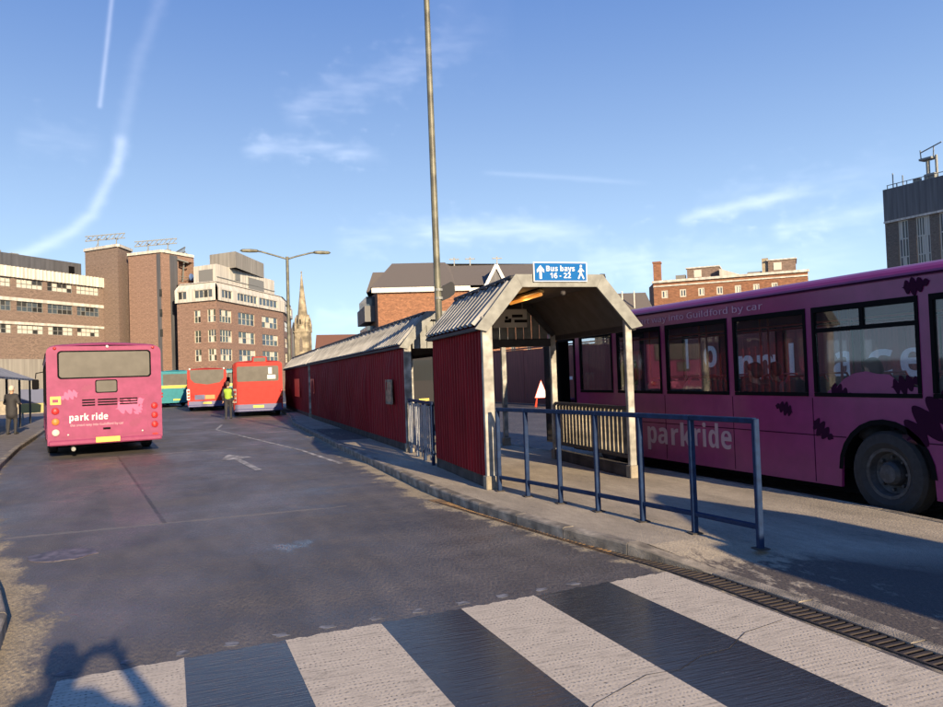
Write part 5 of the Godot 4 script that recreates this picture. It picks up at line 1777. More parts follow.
func bus(label: String, at: Vector3, turn: float, p: Dictionary) -> Node3D:
	var t := thing("bus", label, "bus", at, turn, p.get("group", ""))
	var L: float = p.len; var w: float = p.w
	var H: float = p.h; var y0: float = p.skirt; var ys: float = p.sill; var yt: float = p.wtop
	var hw := w / 2
	var paint: Material = p.paint
	var arches: Array = p.wheels
	var mb: MB
	# side panels with wheel arches
	for side in [-1.0, 1.0]:
		var cut: float = p.get("door", 0.0) if side < 0 else 0.0
		var end: float = cut if cut > 0 else L - 0.28
		var pts := [Vector2(0.10, y0)]
		for a in arches:
			if a > end: continue
			for k in 13:
				var th := PI - PI * k / 12.0
				var q := Vector2(a + cos(th) * 0.60, 0.47 + sin(th) * 0.56)
				if k == 0: q.y = y0
				elif k == 12: q.y = y0
				elif q.y < y0: continue
				pts.append(q)
		pts.append(Vector2(end, y0)); pts.append(Vector2(end, ys)); pts.append(Vector2(0.10, ys))
		var bs := Basis(Vector3(0, 0, -1), Vector3.UP, Vector3(1, 0, 0))
		mb = MB.new()
		mb.prism(PackedVector2Array(pts), 0.04, Vector3(side * hw - (0.04 if side > 0 else 0.0), 0, 0), bs)
		var panel := obj("side_panel", mb, paint, t)
		# rub strip line and arch lining
		mb = MB.new()
		for z in [[0.12, end]]:
			mb.box(Vector3(side * (hw + 0.002), 0.78, -(z[0] + z[1]) / 2), Vector3(0.008, 0.012, z[1] - z[0]))
		# broken where the arches are: keep it short of them
		if p.get("seam", true):
			mb = MB.new()
			var last := 0.15
			for a in arches:
				if a > end: continue
				mb.box(Vector3(side * (hw + 0.001), 0.84, -(last + a - 0.50) / 2), Vector3(0.006, 0.012, a - 0.50 - last))
				last = a + 0.50
			mb.box(Vector3(side * (hw + 0.001), 0.84, -(last + end) / 2), Vector3(0.006, 0.012, end - last))
			obj("panel_seam", mb, p.get("seam_mat", M.leaf_dark), panel)
			for wn in p.windows:
				var near := 9.0
				for a in arches: near = min(near, absf(a - wn[0] + 0.06))
				if near < 0.75 or wn[0] > end: continue
				mb = MB.new()
				mb.box(Vector3(side * (hw + 0.001), (y0 + ys) / 2, -wn[0] + 0.06), Vector3(0.005, ys - y0 - 0.04, 0.009))
				obj("panel_seam", mb, p.get("seam_mat", M.leaf_dark), panel)
		for a in arches:
			mb = MB.new()
			for k in 12:
				var t0 := PI * k / 12.0; var t1 := PI * (k + 1) / 12.0
				var a0 := Vector3(side * (hw - 0.005), 0.47 + sin(t0) * 0.60, -a + cos(t0) * 0.62); var a1 := Vector3(side * (hw - 0.005), 0.47 + sin(t1) * 0.60, -a + cos(t1) * 0.62)
				var inn := Vector3(-side * 0.5, 0, 0)
				mb.quad(a0, a1, a1 + inn, a0 + inn)
				var o0 := a0 + (a0 - Vector3(a0.x, 0.47, -a)).normalized() * -0.06; var o1 := a1 + (a1 - Vector3(a1.x, 0.47, -a)).normalized() * -0.06
				var e := Vector3(side * 0.012, 0, 0)
				mb.quad(a0 + e, a1 + e, o1 + e, o0 + e)
			obj("wheel_arch", mb, M.black, panel)
		# cantrail above the windows
		mb = MB.new()
		mb.box(Vector3(side * (hw - 0.025), (yt + 2.60) / 2, -L / 2), Vector3(0.04, 2.60 - yt, L - 0.3))
		obj("cantrail", mb, paint, t)
		# pillars between the windows, gaskets and panes
		var prev := 0.10
		var wins: Array = p.windows
		for k in wins.size() + 1:
			var s: float = wins[k][0] if k < wins.size() else (L - 0.25 if cut <= 0 else cut)
			if side > 0 and k == wins.size(): s = L - 0.25
			if s - prev > 0.01:
				mb = MB.new()
				mb.box(Vector3(side * (hw - 0.023), (ys + yt) / 2, -(prev + s) / 2), Vector3(0.04, yt - ys + 0.002, s - prev + 0.002))
				obj("pillar", mb, paint, t)
			if k == wins.size(): break
			prev = wins[k][1]
			var a: float = wins[k][0]; var b: float = wins[k][1]
			mb = MB.new()
			var fx: float = side * (hw - 0.016)
			for e in [[(a + b) / 2, ys + 0.02, b - a, 0.045], [(a + b) / 2, yt - 0.03, b - a, 0.065]]:
				mb.box(Vector3(fx, e[1], -e[0]), Vector3(0.05, e[3], e[2]))
			for e in [a + 0.02, b - 0.02]:
				mb.box(Vector3(fx, (ys + yt) / 2, -e), Vector3(0.048, yt - ys - 0.1, 0.042))
			if wins[k].size() > 2:
				mb.box(Vector3(fx, yt - 0.28, -(a + b) / 2), Vector3(0.04, 0.05, b - a - 0.08))
				mb.box(Vector3(fx, yt - 0.15, -(a + b) / 2), Vector3(0.036, 0.22, 0.05))
			var fr := obj("window", mb, M.black, t)
			mb = MB.new()
			mb.box(Vector3(side * (hw - 0.02), (ys + yt) / 2, -(a + b) / 2), Vector3(0.006, yt - ys - 0.09, b - a - 0.09))
			obj("pane", mb, p.glass, fr)
	# roof: swept section with rounded ends
	mb = MB.new()
	var sec := [Vector2(-hw + 0.002, 2.58)]
	for k in 7:
		var th := PI - 0.5 * PI * k / 6.0
		sec.append(Vector2(-hw + 0.30 + cos(th) * 0.285, H - 0.05 - 0.15 + sin(th) * 0.15))
	sec.append(Vector2(-hw * 0.4, H - 0.015)); sec.append(Vector2(0, H)); 
	var half := sec.size()
	for k in range(half - 2, -1, -1): sec.append(Vector2(-sec[k].x, sec[k].y))
	var st := [[0.0, -0.07, 1.0], [0.06, -0.025, 1.0], [0.18, 0.0, 1.0], [L - 0.35, 0.0, 1.0], [L - 0.12, -0.05, 0.99], [L - 0.02, -0.14, 0.975]]
	for k in st.size() - 1:
		for i in sec.size() - 1:
			var q := []
			for e in [[k, i], [k, i + 1], [k + 1, i + 1], [k + 1, i]]:
				var s2: Array = st[e[0]]; var c: Vector2 = sec[e[1]]
				var lift: float = clamp((c.y - 2.58) / (H - 2.58), 0.0, 1.0)
				q.append(Vector3(c.x * s2[2], c.y + s2[1] * lift, -s2[0]))
			mb.quad(q[0], q[1], q[2], q[3])
	obj("roof", mb, paint, t)
	if p.get("gutter", true):
		for side in [-1.0, 1.0]:
			mb = MB.new()
			mb.box(Vector3(side * (hw + 0.004), 2.60, -L / 2), Vector3(0.016, 0.022, L - 0.4))
			obj("gutter", mb, p.get("seam_mat", M.leaf_dark), t)
	# floor, ceiling lining, underside
	mb = MB.new()
	mb.box(Vector3(0, 0.40, -L / 2), Vector3(w - 0.66, 0.08, L - 0.2))
	obj("floor", mb, M.seat_back, t)
	mb = MB.new()
	mb.box(Vector3(0, y0 + 0.03, -L / 2), Vector3(w - 0.5, 0.26, L - 1.5))
	obj("underframe", mb, M.black, t)
	# front: dash panel, windscreen, pillars
	mb = MB.new()
	mb.box(Vector3(0, (y0 + 1.15) / 2, -L + 0.06), Vector3(w - 0.06, 1.15 - y0, 0.10), 0.04)
	obj("front_panel", mb, paint, t)
	mb = MB.new()
	mb.quad(Vector3(hw - 0.06, 1.15, -L + 0.02), Vector3(-hw + 0.06, 1.15, -L + 0.02), Vector3(-hw + 0.1, 2.5, -L + 0.16), Vector3(hw - 0.1, 2.5, -L + 0.16))
	obj("windscreen", mb, p.glass, t)
	mb = MB.new()
	mb.beam(Vector3(-hw + 0.05, 0.3, -L + 0.12), Vector3(-hw + 0.07, 2.58, -L + 0.18), 0.08, 0.10)
	mb.beam(Vector3(hw - 0.05, 0.3, -L + 0.12), Vector3(hw - 0.07, 2.58, -L + 0.18), 0.08, 0.10)
	mb.box(Vector3(0, 2.5, -L + 0.2), Vector3(w - 0.2, 0.2, 0.1))
	obj("front_frame", mb, M.black, t)
	# rear panel
	mb = MB.new()
	var rp := PackedVector2Array()
	for c in [[-1, y0 + 0.02, 0.08], [1, y0 + 0.02, 0.08], [1, H - 0.10, 0.16], [-1, H - 0.10, 0.16]]:
		var cx: float = c[0] * (hw - c[2]); var cy: float = c[1] + (c[2] if c[1] < 1 else -c[2])
		var start := {[-1, true]: PI, [1, true]: 1.5 * PI, [1, false]: 0.0, [-1, false]: 0.5 * PI}
		var s0: float = start[[c[0], c[1] < 1]]
		for k in 5: rp.append(Vector2(cx + cos(s0 + PI * 0.5 * k / 4) * c[2], cy + sin(s0 + PI * 0.5 * k / 4) * c[2]))
	mb.prism(rp, 0.10, Vector3(0, 0, -0.10))
	var rear := obj("rear_panel", mb, paint, t)
	p.rear_fn.call(t, rear, hw)
	for a in arches:
		for side in [-1.0, 1.0]: wheel(t, side * (hw - 0.02), -a, side)
	if p.get("no_mirror", false): return t
	# nearside mirror
	mb = MB.new()
	mb.tube([Vector3(-hw + 0.05, 2.35, -L + 0.15), Vector3(-hw - 0.22, 2.3, -L - 0.05), Vector3(-hw - 0.24, 2.1, -L - 0.02)], 0.018, 6)
	mb.box(Vector3(-hw - 0.24, 1.9, -L - 0.02), Vector3(0.22, 0.36, 0.07), 0.03)
	obj("mirror", mb, M.black, t)
	return t

func on_rear(parent: Node, called: String, x0: float, y0: float, x1: float, y1: float, m: Material, z := 0.004, bev := 0.0):
	var mb := MB.new()
	mb.box(Vector3((x0 + x1) / 2, (y0 + y1) / 2, z / 2 - 0.003), Vector3(x1 - x0, y1 - y0, z + 0.006), bev)
	return obj(called, mb, m, parent)

func rounded(mb: MB, x0: float, y0: float, x1: float, y1: float, r: float, z0: float, depth: float):
	var q := PackedVector2Array()
	for c in [[x1 - r, y1 - r, 0.0], [x0 + r, y1 - r, 0.5], [x0 + r, y0 + r, 1.0], [x1 - r, y0 + r, 1.5]]:
		for k in 6: q.append(Vector2(c[0] + cos(PI * (c[2] + k / 10.0)) * r, c[1] + sin(PI * (c[2] + k / 10.0)) * r))
	mb.prism(q, depth, Vector3(0, 0, z0))

func lamp_disc(parent: Node, called: String, x: float, y: float, r: float, m: Material):
	var mb := MB.new()
	mb.lathe([Vector2(r * 1.12, 0.0), Vector2(r * 1.12, 0.012)], Vector3(x, y, 0), 16, Basis(Vector3.RIGHT, Vector3.BACK, Vector3.DOWN))
	mb.lathe([Vector2(r, 0.008), Vector2(r * 0.85, 0.026), Vector2(r * 0.45, 0.036), Vector2(0.0, 0.039)], Vector3(x, y, 0), 16, Basis(Vector3.RIGHT, Vector3.BACK, Vector3.DOWN))
	obj(called, mb, m, parent)

func pink_rear(t: Node3D, rear: Node, hw: float):
	var mb := MB.new()
	rounded(mb, -1.07, 1.95, 1.07, 2.65, 0.09, -0.01, 0.016)
	var gk := obj("rear_window", mb, M.black, rear)
	mb = MB.new()
	rounded(mb, -1.03, 1.985, 1.03, 2.615, 0.07, 0.0, 0.012)
	obj("pane", mb, M.bus_rear_glass, gk)
	mb = MB.new()
	rounded(mb, -0.24, 1.58, 0.27, 1.91, 0.05, -0.005, 0.012)
	var ds := obj("route_box", mb, M.black, rear)
	mb = MB.new()
	rounded(mb, -0.215, 1.605, 0.245, 1.885, 0.04, 0.0, 0.012)
	obj("pane", mb, M.bus_rear_glass, ds)
	# engine cover: seams and louvres
	mb = MB.new()
	for e in [[-0.97, 1.49, 0.97, 1.505], [-0.97, 0.515, 0.97, 0.53], [-0.97, 0.515, -0.957, 1.5], [0.957, 0.515, 0.97, 1.5], [-0.70, 1.2, -0.69, 1.5]]:
		mb.box(Vector3((e[0] + e[2]) / 2, (e[1] + e[3]) / 2, 0.001), Vector3(e[2] - e[0], e[3] - e[1], 0.006))
	obj("cover_seam", mb, M.leaf_brown, rear)
	for g in [[-0.54, -0.25], [-0.19, 0.26], [0.31, 0.73]]:
		for y in [1.415, 1.35, 1.285]:
			on_rear(rear, "louvre", g[0], y - 0.018, g[1], y + 0.018, M.black, 0.006)
	on_rear(rear, "warning_sticker", -1.235, 1.33, -1.005, 1.53, M.plate_yellow, 0.004)
	on_rear(rear, "sticker_print", -1.19, 1.38, -1.06, 1.46, M.leaf_brown, 0.007)
	for e in [[-1.13, 1.17, 0.085, M.light_red], [-1.13, 0.91, 0.085, M.light_amber], [-1.13, 0.645, 0.085, M.light_clear], [1.13, 1.20, 0.08, M.light_red], [1.13, 0.96, 0.08, M.light_red], [1.13, 0.72, 0.08, M.light_red]]:
		lamp_disc(rear, "rear_light", e[0], e[1], e[2], e[3])
	for e in [[-1.2, 0.38, -1.07, 0.43, M.light_amber], [1.07, 0.45, 1.2, 0.50, M.light_red]]:
		on_rear(rear, "reflector", e[0], e[1], e[2], e[3], e[4], 0.012, 0.004)
	on_rear(rear, "number_plate", -0.25, 0.35, 0.30, 0.48, M.plate_yellow, 0.07, 0.003)
	on_rear(rear, "handle", -0.08, 0.66, 0.09, 0.71, M.black, 0.02, 0.006)
	for x in [-0.86, 0.83]: lamp_disc(rear, "catch", x, 0.575, 0.022, M.white_paint)
	for x in [-1.12, 1.12]: lamp_disc(rear, "marker_light", x, 2.71, 0.035, M.light_red)
	lamp_disc(rear, "camera", 0.05, 2.745, 0.035, M.white_paint)
	mb = MB.new()
	mb.box(Vector3(0, 0.385, 0.02), Vector3(hw * 2 - 0.04, 0.13, 0.07), 0.03)
	obj("bumper", mb, t.get_node("roof").material_override, t)
	text("lettering", "park ride", 0.16, Vector3(-0.40, 0.99, 0.002), Basis(), M.white_paint, rear, 0.006, 0.86)
	text("lettering", "the smart way into Guildford by car", 0.055, Vector3(-0.21, 0.80, 0.002), Basis(), M.letter_pale, rear, 0.006, 1.2, false)
	for e in [[-0.62, 1.60, 0.42, 1.9, M.leaf_light], [-0.55, 1.66, 0.30, -1.1, M.leaf_brown], [0.22, 1.16, 0.70, -1.25, M.leaf_light], [0.52, 0.72, 0.36, -1.0, M.leaf_brown], [0.66, 1.0, 0.3, -0.6, M.leaf_light]]:
		mb = MB.new()
		mb.prism(leaf_poly(e[2]), 0.003, Vector3(e[0], e[1], 0.001 + 0.0015 * e[2]), Basis(Vector3.BACK, e[3]))
		obj("leaf_graphic", mb, e[4], rear)
	mb = MB.new()
	mb.cyl(Vector3(-0.75, 0.24, -0.3), Vector3(-0.75, 0.22, 0.03), 0.05, 0.05, 10)
	obj("exhaust", mb, M.galv, t)

func red_rear(kind: int) -> Callable:
	return func(t: Node3D, rear: Node, hw: float):
		var mb := MB.new()
		if kind == 0:
			mb.prism(PackedVector2Array([Vector2(-1.02, 2.6), Vector2(1.02, 2.6), Vector2(1.0, 2.05), Vector2(0.75, 1.78), Vector2(0.0, 1.66), Vector2(-0.75, 1.78), Vector2(-1.0, 2.05)]), 0.012, Vector3(0, 0, -0.002))
		else:
			rounded(mb, -1.0, 1.75, 1.0, 2.5, 0.08, -0.002, 0.012)
		obj("rear_window", mb, M.bus_rear_glass, rear)
		on_rear(rear, "skirt_band", -hw + 0.06, 0.34, hw - 0.06, 0.62, M.bus_blue, 0.006)
		on_rear(rear, "number_plate", -0.26, 0.44, 0.26, 0.56, M.plate_yellow, 0.014, 0.003)
		for s in [-1.0, 1.0]:
			for y in [0.85, 1.05, 1.25]: lamp_disc(rear, "rear_light", s * 1.12, y, 0.07, M.light_red if y != 1.05 else M.light_amber)
		on_rear(rear, "light_cluster", -1.22, 0.72, -1.04, 1.4, M.light_clear if kind == 1 else M.white_paint, 0.005)
		if kind == 0:
			on_rear(rear, "swirl_graphic", -0.75, 0.72, -0.15, 1.02, M.bus_blue, 0.004)
			on_rear(rear, "swirl_graphic", -0.13, 0.74, 0.45, 1.0, M.bus_orange, 0.0045)
			for x in [-1.02, 1.02]: lamp_disc(rear, "marker_light", x, 2.66, 0.06, M.white_paint)
		else:
			mb = MB.new()
			mb.box(Vector3(0.1, 2.82, -0.12), Vector3(0.72, 0.30, 0.26), 0.04)
			var box := obj("route_box", mb, M.red_paint, t)
			on_rear(box, "pane", -0.18, 2.73, 0.38, 2.92, M.bus_rear_glass, 0.018)
			mb = MB.new()
			for e in [[-0.85, 1.46, 0.85, 1.475], [-0.85, 0.78, 0.85, 0.795], [-0.85, 0.78, -0.838, 1.47], [0.838, 0.78, 0.85, 1.47]]:
				mb.box(Vector3((e[0] + e[2]) / 2, (e[1] + e[3]) / 2, 0.001), Vector3(e[2] - e[0], e[3] - e[1], 0.006))
			obj("cover_seam", mb, M.light_red, rear)
			on_rear(rear, "window_sticker", 0.45, 1.85, 0.85, 2.05, M.white_paint, 0.014)
			on_rear(rear, "window_sticker", 0.5, 2.1, 0.68, 2.42, M.white_paint, 0.014)
		mb = MB.new()
		mb.box(Vector3(0, 0.33, 0.02), Vector3(hw * 2 - 0.04, 0.14, 0.09), 0.03)
		obj("bumper", mb, M.bus_blue, t)

func plain_rear(t: Node3D, rear: Node, hw: float):
	var mb := MB.new()
	rounded(mb, -1.0, 1.7, 1.0, 2.55, 0.08, -0.002, 0.012)
	obj("rear_window", mb, M.bus_rear_glass, rear)
	on_rear(rear, "yellow_band", -hw + 0.06, 1.45, hw - 0.06, 1.68, M.yellow_paint, 0.006)
	on_rear(rear, "number_plate", -0.26, 0.5, 0.26, 0.62, M.plate_yellow, 0.012)
	for s in [-1.0, 1.0]:
		for y in [0.85, 1.08]: lamp_disc(rear, "rear_light", s * 1.1, y, 0.08, M.light_red)

func grey_rear(t: Node3D, rear: Node, hw: float):
	var mb := MB.new()
	rounded(mb, -1.0, 1.5, 1.0, 2.5, 0.08, -0.002, 0.012)
	obj("rear_window", mb, M.pane_dark, rear)
	on_rear(rear, "number_plate", -0.26, 0.5, 0.26, 0.62, M.plate_yellow, 0.012)
	for s in [-1.0, 1.0]:
		for y in [0.85, 1.08]: lamp_disc(rear, "rear_light", s * 1.1, y, 0.08, M.light_red)
		lamp_disc(rear, "marker_light", s * 0.9, 2.62, 0.07, M.light_red)

func purple_rear(t: Node3D, rear: Node, hw: float):
	pink_rear(t, rear, hw)

func buses():
	var wins := [[0.35, 1.62], [1.75, 3.18, 1], [3.28, 4.59], [4.71, 6.15], [6.28, 7.57], [7.73, 8.88]]
	# the purple bus in the bay on the right
	var b := bus("purple park ride bus with oak leaf pattern standing in the bay beside the shelter", W(7.28 + 1.2, 0, 4.0), 0.0, {"len": 10.44, "w": 2.4, "h": 2.80, "skirt": 0.26, "sill": 1.31, "wtop": 2.38, "paint": M.purple, "glass": M.glass, "wheels": [2.24, 7.9], "windows": wins, "door": 9.05, "no_mirror": true, "rear_fn": purple_rear, "group": "park ride buses"})
	var side := -1.2
	var bs := Basis(Vector3(0, 0, -1), Vector3.UP, Vector3(-1, 0, 0))     # read from the left: x runs forward... mirrored below
	bs = Basis(Vector3(0, 0, 1), Vector3.UP, Vector3(-1, 0, 0))           # seen from the left side, right is backwards
	text("lettering", "park", 0.33, Vector3(side - 0.004, 0.67, -6.18), bs, M.letter_pale, b, 0.006, 1.15)
	text("lettering", "ride", 0.33, Vector3(side - 0.004, 0.70, -5.12), bs, M.letter_pale, b, 0.006, 0.82)
	text("lettering", "the smart way into Guildford by car", 0.085, Vector3(side - 0.001, 2.485, -5.75), bs, M.letter_thin, b, 0.006, 3.5, false)
	for e in [[3.55, 1.10, 0.30, 1.3, M.leaf_dark], [3.22, 1.02, 0.36, -2.2, M.leaf_dark], [1.92, 2.48, 0.32, -1.45, M.leaf_dark], [1.95, 0.86, 0.78, -0.8, M.leaf_dark], [0.9, 0.62, 0.6, -0.5, M.leaf_dark]]:
		var mb := MB.new()
		mb.prism(leaf_poly(e[2]), 0.004, Vector3(side - 0.003, e[1], -e[0]), bs * Basis(Vector3.BACK, e[3]))
		obj("leaf_graphic", mb, e[4], b)
	# printed film over the lower part of one window
	var mb := MB.new()
	var film := PackedVector2Array()
	for q in [[1.80, 1.33], [3.02, 1.33], [2.98, 1.38], [2.86, 1.42], [2.74, 1.52], [2.60, 1.58], [2.44, 1.60], [2.30, 1.57], [2.14, 1.56], [1.98, 1.44], [1.80, 1.42]]: film.append(Vector2(-q[0], q[1]))
	mb.prism(film, 0.003, Vector3(side + 0.012, 0, 0), bs)
	obj("window_film", mb, M.purple, b)
	for e in [[2.95, 1.42, 0.34, -1.9], [2.12, 1.42, 0.36, -1.3]]:
		mb = MB.new()
		mb.prism(leaf_poly(e[2]), 0.003, Vector3(side + 0.008, e[1], -e[0]), bs * Basis(Vector3.BACK, e[3]))
		obj("leaf_graphic", mb, M.leaf_dark, b)
	# folded entrance door and glazed front corner
	for z in [9.12, 9.78]:
		mb = MB.new()
		mb.box(Vector3(side + 0.03, 1.35, -z), Vector3(0.05, 2.1, 0.06), 0.006)
		obj("door_frame", mb, M.black, b)
	mb = MB.new()
	mb.box(Vector3(side + 0.03, 2.34, -9.45), Vector3(0.05, 0.08, 0.74))
	obj("door_frame", mb, M.black, b)
	for k in 2:
		mb = MB.new()
		mb.box(Vector3(side + 0.14 + 0.0 * k, 1.33, -9.88 - 0.09 * k), Vector3(0.34, 1.98, 0.035), 0.006)
		obj("door_leaf", mb, M.black, b)
	mb = MB.new()
	mb.box(Vector3(side + 0.02, 1.32, -10.14), Vector3(0.035, 2.1, 0.5), 0.006)
	obj("front_corner", mb, M.pane_dark, b)
	# inside: seats, poles, ceiling
	mb = MB.new()
	mb.box(Vector3(0, 2.58, -5.2), Vector3(2.2, 0.03, 10.0))
	obj("ceiling", mb, M.interior, b)
	for r in 8:
		for s in [-1.0, 1.0]:
			if r == 7 and s < 0: continue
			var z := -1.0 - r * 1.0
			var seat := Node3D.new()
			seat.name = "seat"
			b.add_child(seat, true)
			seat.position = Vector3(s * 0.74, 0.44, z)
			mb = MB.new()
			mb.box(Vector3(0, 0.42, 0), Vector3(0.84, 0.10, 0.42), 0.03)
			mb.box(Vector3(0, 0.19, 0), Vector3(0.12, 0.38, 0.2))
			obj("cushion", mb, M.seat_cloth, seat)
			for q in [-0.21, 0.21]:
				mb = MB.new()
				rounded(mb, q - 0.195, 0.46, q + 0.195, 1.06, 0.10, 0.18, 0.07)
				obj("backrest", mb, M.seat_back, seat)
			mb = MB.new()
			mb.tube([Vector3(-0.36, 1.02, 0.24), Vector3(-0.30, 1.11, 0.24), Vector3(0.30, 1.11, 0.24), Vector3(0.36, 1.02, 0.24)], 0.016, 6)
			obj("grab_handle", mb, M.pole_red, seat)
	for q in [[-0.35, 1.9], [0.35, 2.6], [-0.35, 3.4], [0.35, 4.2], [-0.35, 5.0], [0.35, 5.6], [-0.35, 6.4], [0.35, 7.1], [-0.4, 8.3], [0.4, 8.9]]:
		mb = MB.new()
		mb.cyl(Vector3(q[0], 0.44, -q[1]), Vector3(q[0], 2.57, -q[1]), 0.017, 0.017, 8)
		obj("pole", mb, M.pole_red, b)
	for x in [-0.45, 0.45]:
		mb = MB.new()
		mb.cyl(Vector3(x, 2.25, -1.2), Vector3(x, 2.25, -8.6), 0.016, 0.016, 8)
		obj("grab_rail", mb, M.pole_red, b)
	# the pink bus driving off on the left
	var lw := [[0.4, 1.7], [1.85, 3.2], [3.35, 4.7], [4.85, 6.2], [6.35, 7.7], [7.85, 9.2]]
	bus("pink park ride bus driving away, seen from its rear", W(-1.48, 0, 21.45), deg_to_rad(8.0), {"len": 10.4, "w": 2.62, "h": 2.86, "skirt": 0.33, "sill": 1.31, "wtop": 2.40, "paint": M.pink, "glass": M.glass, "wheels": [2.3, 8.0], "windows": lw, "rear_fn": pink_rear, "group": "park ride buses"})
	# two red buses
	bus("red bus with curved rear window and orange swirl parked ahead of the pink bus", W(2.25, 0, 51.5), deg_to_rad(-3.0), {"len": 10.0, "w": 2.35, "h": 2.72, "skirt": 0.30, "sill": 1.31, "wtop": 2.38, "paint": M.red_paint, "glass": M.glass, "wheels": [2.3, 7.6], "windows": lw.slice(0, 5), "rear_fn": red_rear(0), "seam_mat": M.light_red, "group": "red buses"})
	bus("red single deck bus with route box on its roof standing beside the far shelter", W(4.12, 0, 39.5), deg_to_rad(-4.0), {"len": 10.0, "w": 2.36, "h": 2.80, "skirt": 0.32, "sill": 1.31, "wtop": 2.38, "paint": M.red_paint, "glass": M.glass, "wheels": [2.3, 7.6], "windows": lw.slice(0, 5), "rear_fn": red_rear(1), "seam_mat": M.light_red, "group": "red buses"})
	# teal buses beyond
	for e in [[0.55, 64.0, 14.0, "teal and yellow bus parked beyond the pink bus"], [2.6, 76.0, 24.0, "teal and yellow bus standing behind the red buses"], [4.9, 66.0, -3.0, "teal bus glimpsed between the two red buses"]]:
		var tb := bus(e[3], W(e[0], 0, e[1]), deg_to_rad(e[2]), {"len": 9.0, "w": 2.4, "h": 2.85, "skirt": 0.30, "sill": 1.31, "wtop": 2.38, "paint": M.teal, "glass": M.glass, "wheels": [2.3, 7.0], "windows": lw.slice(0, 5), "rear_fn": plain_rear, "seam_mat": M.yellow_paint, "group": "teal buses"})
		for s in [-1.0, 1.0]:
			mb = MB.new()
			mb.box(Vector3(s * 1.202, 1.12, -4.4), Vector3(0.012, 0.36, 8.2))
			obj("yellow_stripe", mb, M.yellow_paint, tb)
	var gb := bus("dark grey bus glimpsed through the railing gap between the shelters", W(11.6, 0, 36.0), 0.0, {"len": 9.6, "w": 2.4, "h": 2.85, "skirt": 0.30, "sill": 1.31, "wtop": 2.38, "paint": M.bus_grey, "glass": M.glass, "wheels": [2.3, 7.2], "windows": lw.slice(0, 5), "rear_fn": grey_rear, "seam_mat": M.light_red})


# ------------------------------------------------------------------ small things outside the frame that throw their shade into it
func small_things():
	# unseen block right of the photographer, shape made up to cast the pavement shadow
	var t := thing("unseen_shadow_block", "unseen block with slanted overhanging top, shaped to cast the shadow by the crossing", "shadow_caster", W(5.6, 0.118, 0.0))
	var mb := MB.new()
	mb.box(Vector3(0.0, 0.78, 1.1), Vector3(1.3, 1.5, 2.0), 0.02)
	mb.box(Vector3(0.02, 1.62, 1.1), Vector3(1.22, 0.25, 1.9))
	obj("wall", mb, M.red_sheet, t)
	mb = MB.new()
	mb.prism(PackedVector2Array([Vector2(-0.60, 1.44), Vector2(0.72, 1.62), Vector2(1.06, 1.76), Vector2(1.12, 1.86), Vector2(0.98, 2.12), Vector2(0.82, 2.50), Vector2(0.55, 2.42), Vector2(0.08, 2.10), Vector2(-0.32, 1.84), Vector2(-0.54, 1.54)]), 2.3, Vector3(0, 0, 0.0))
	obj("roof", mb, M.roof_sheet, t)
	mb = MB.new()
	mb.box(Vector3(0.0, 1.1, 0.09), Vector3(0.8, 0.6, 0.02))
	obj("window", mb, M.pane_dark, t)


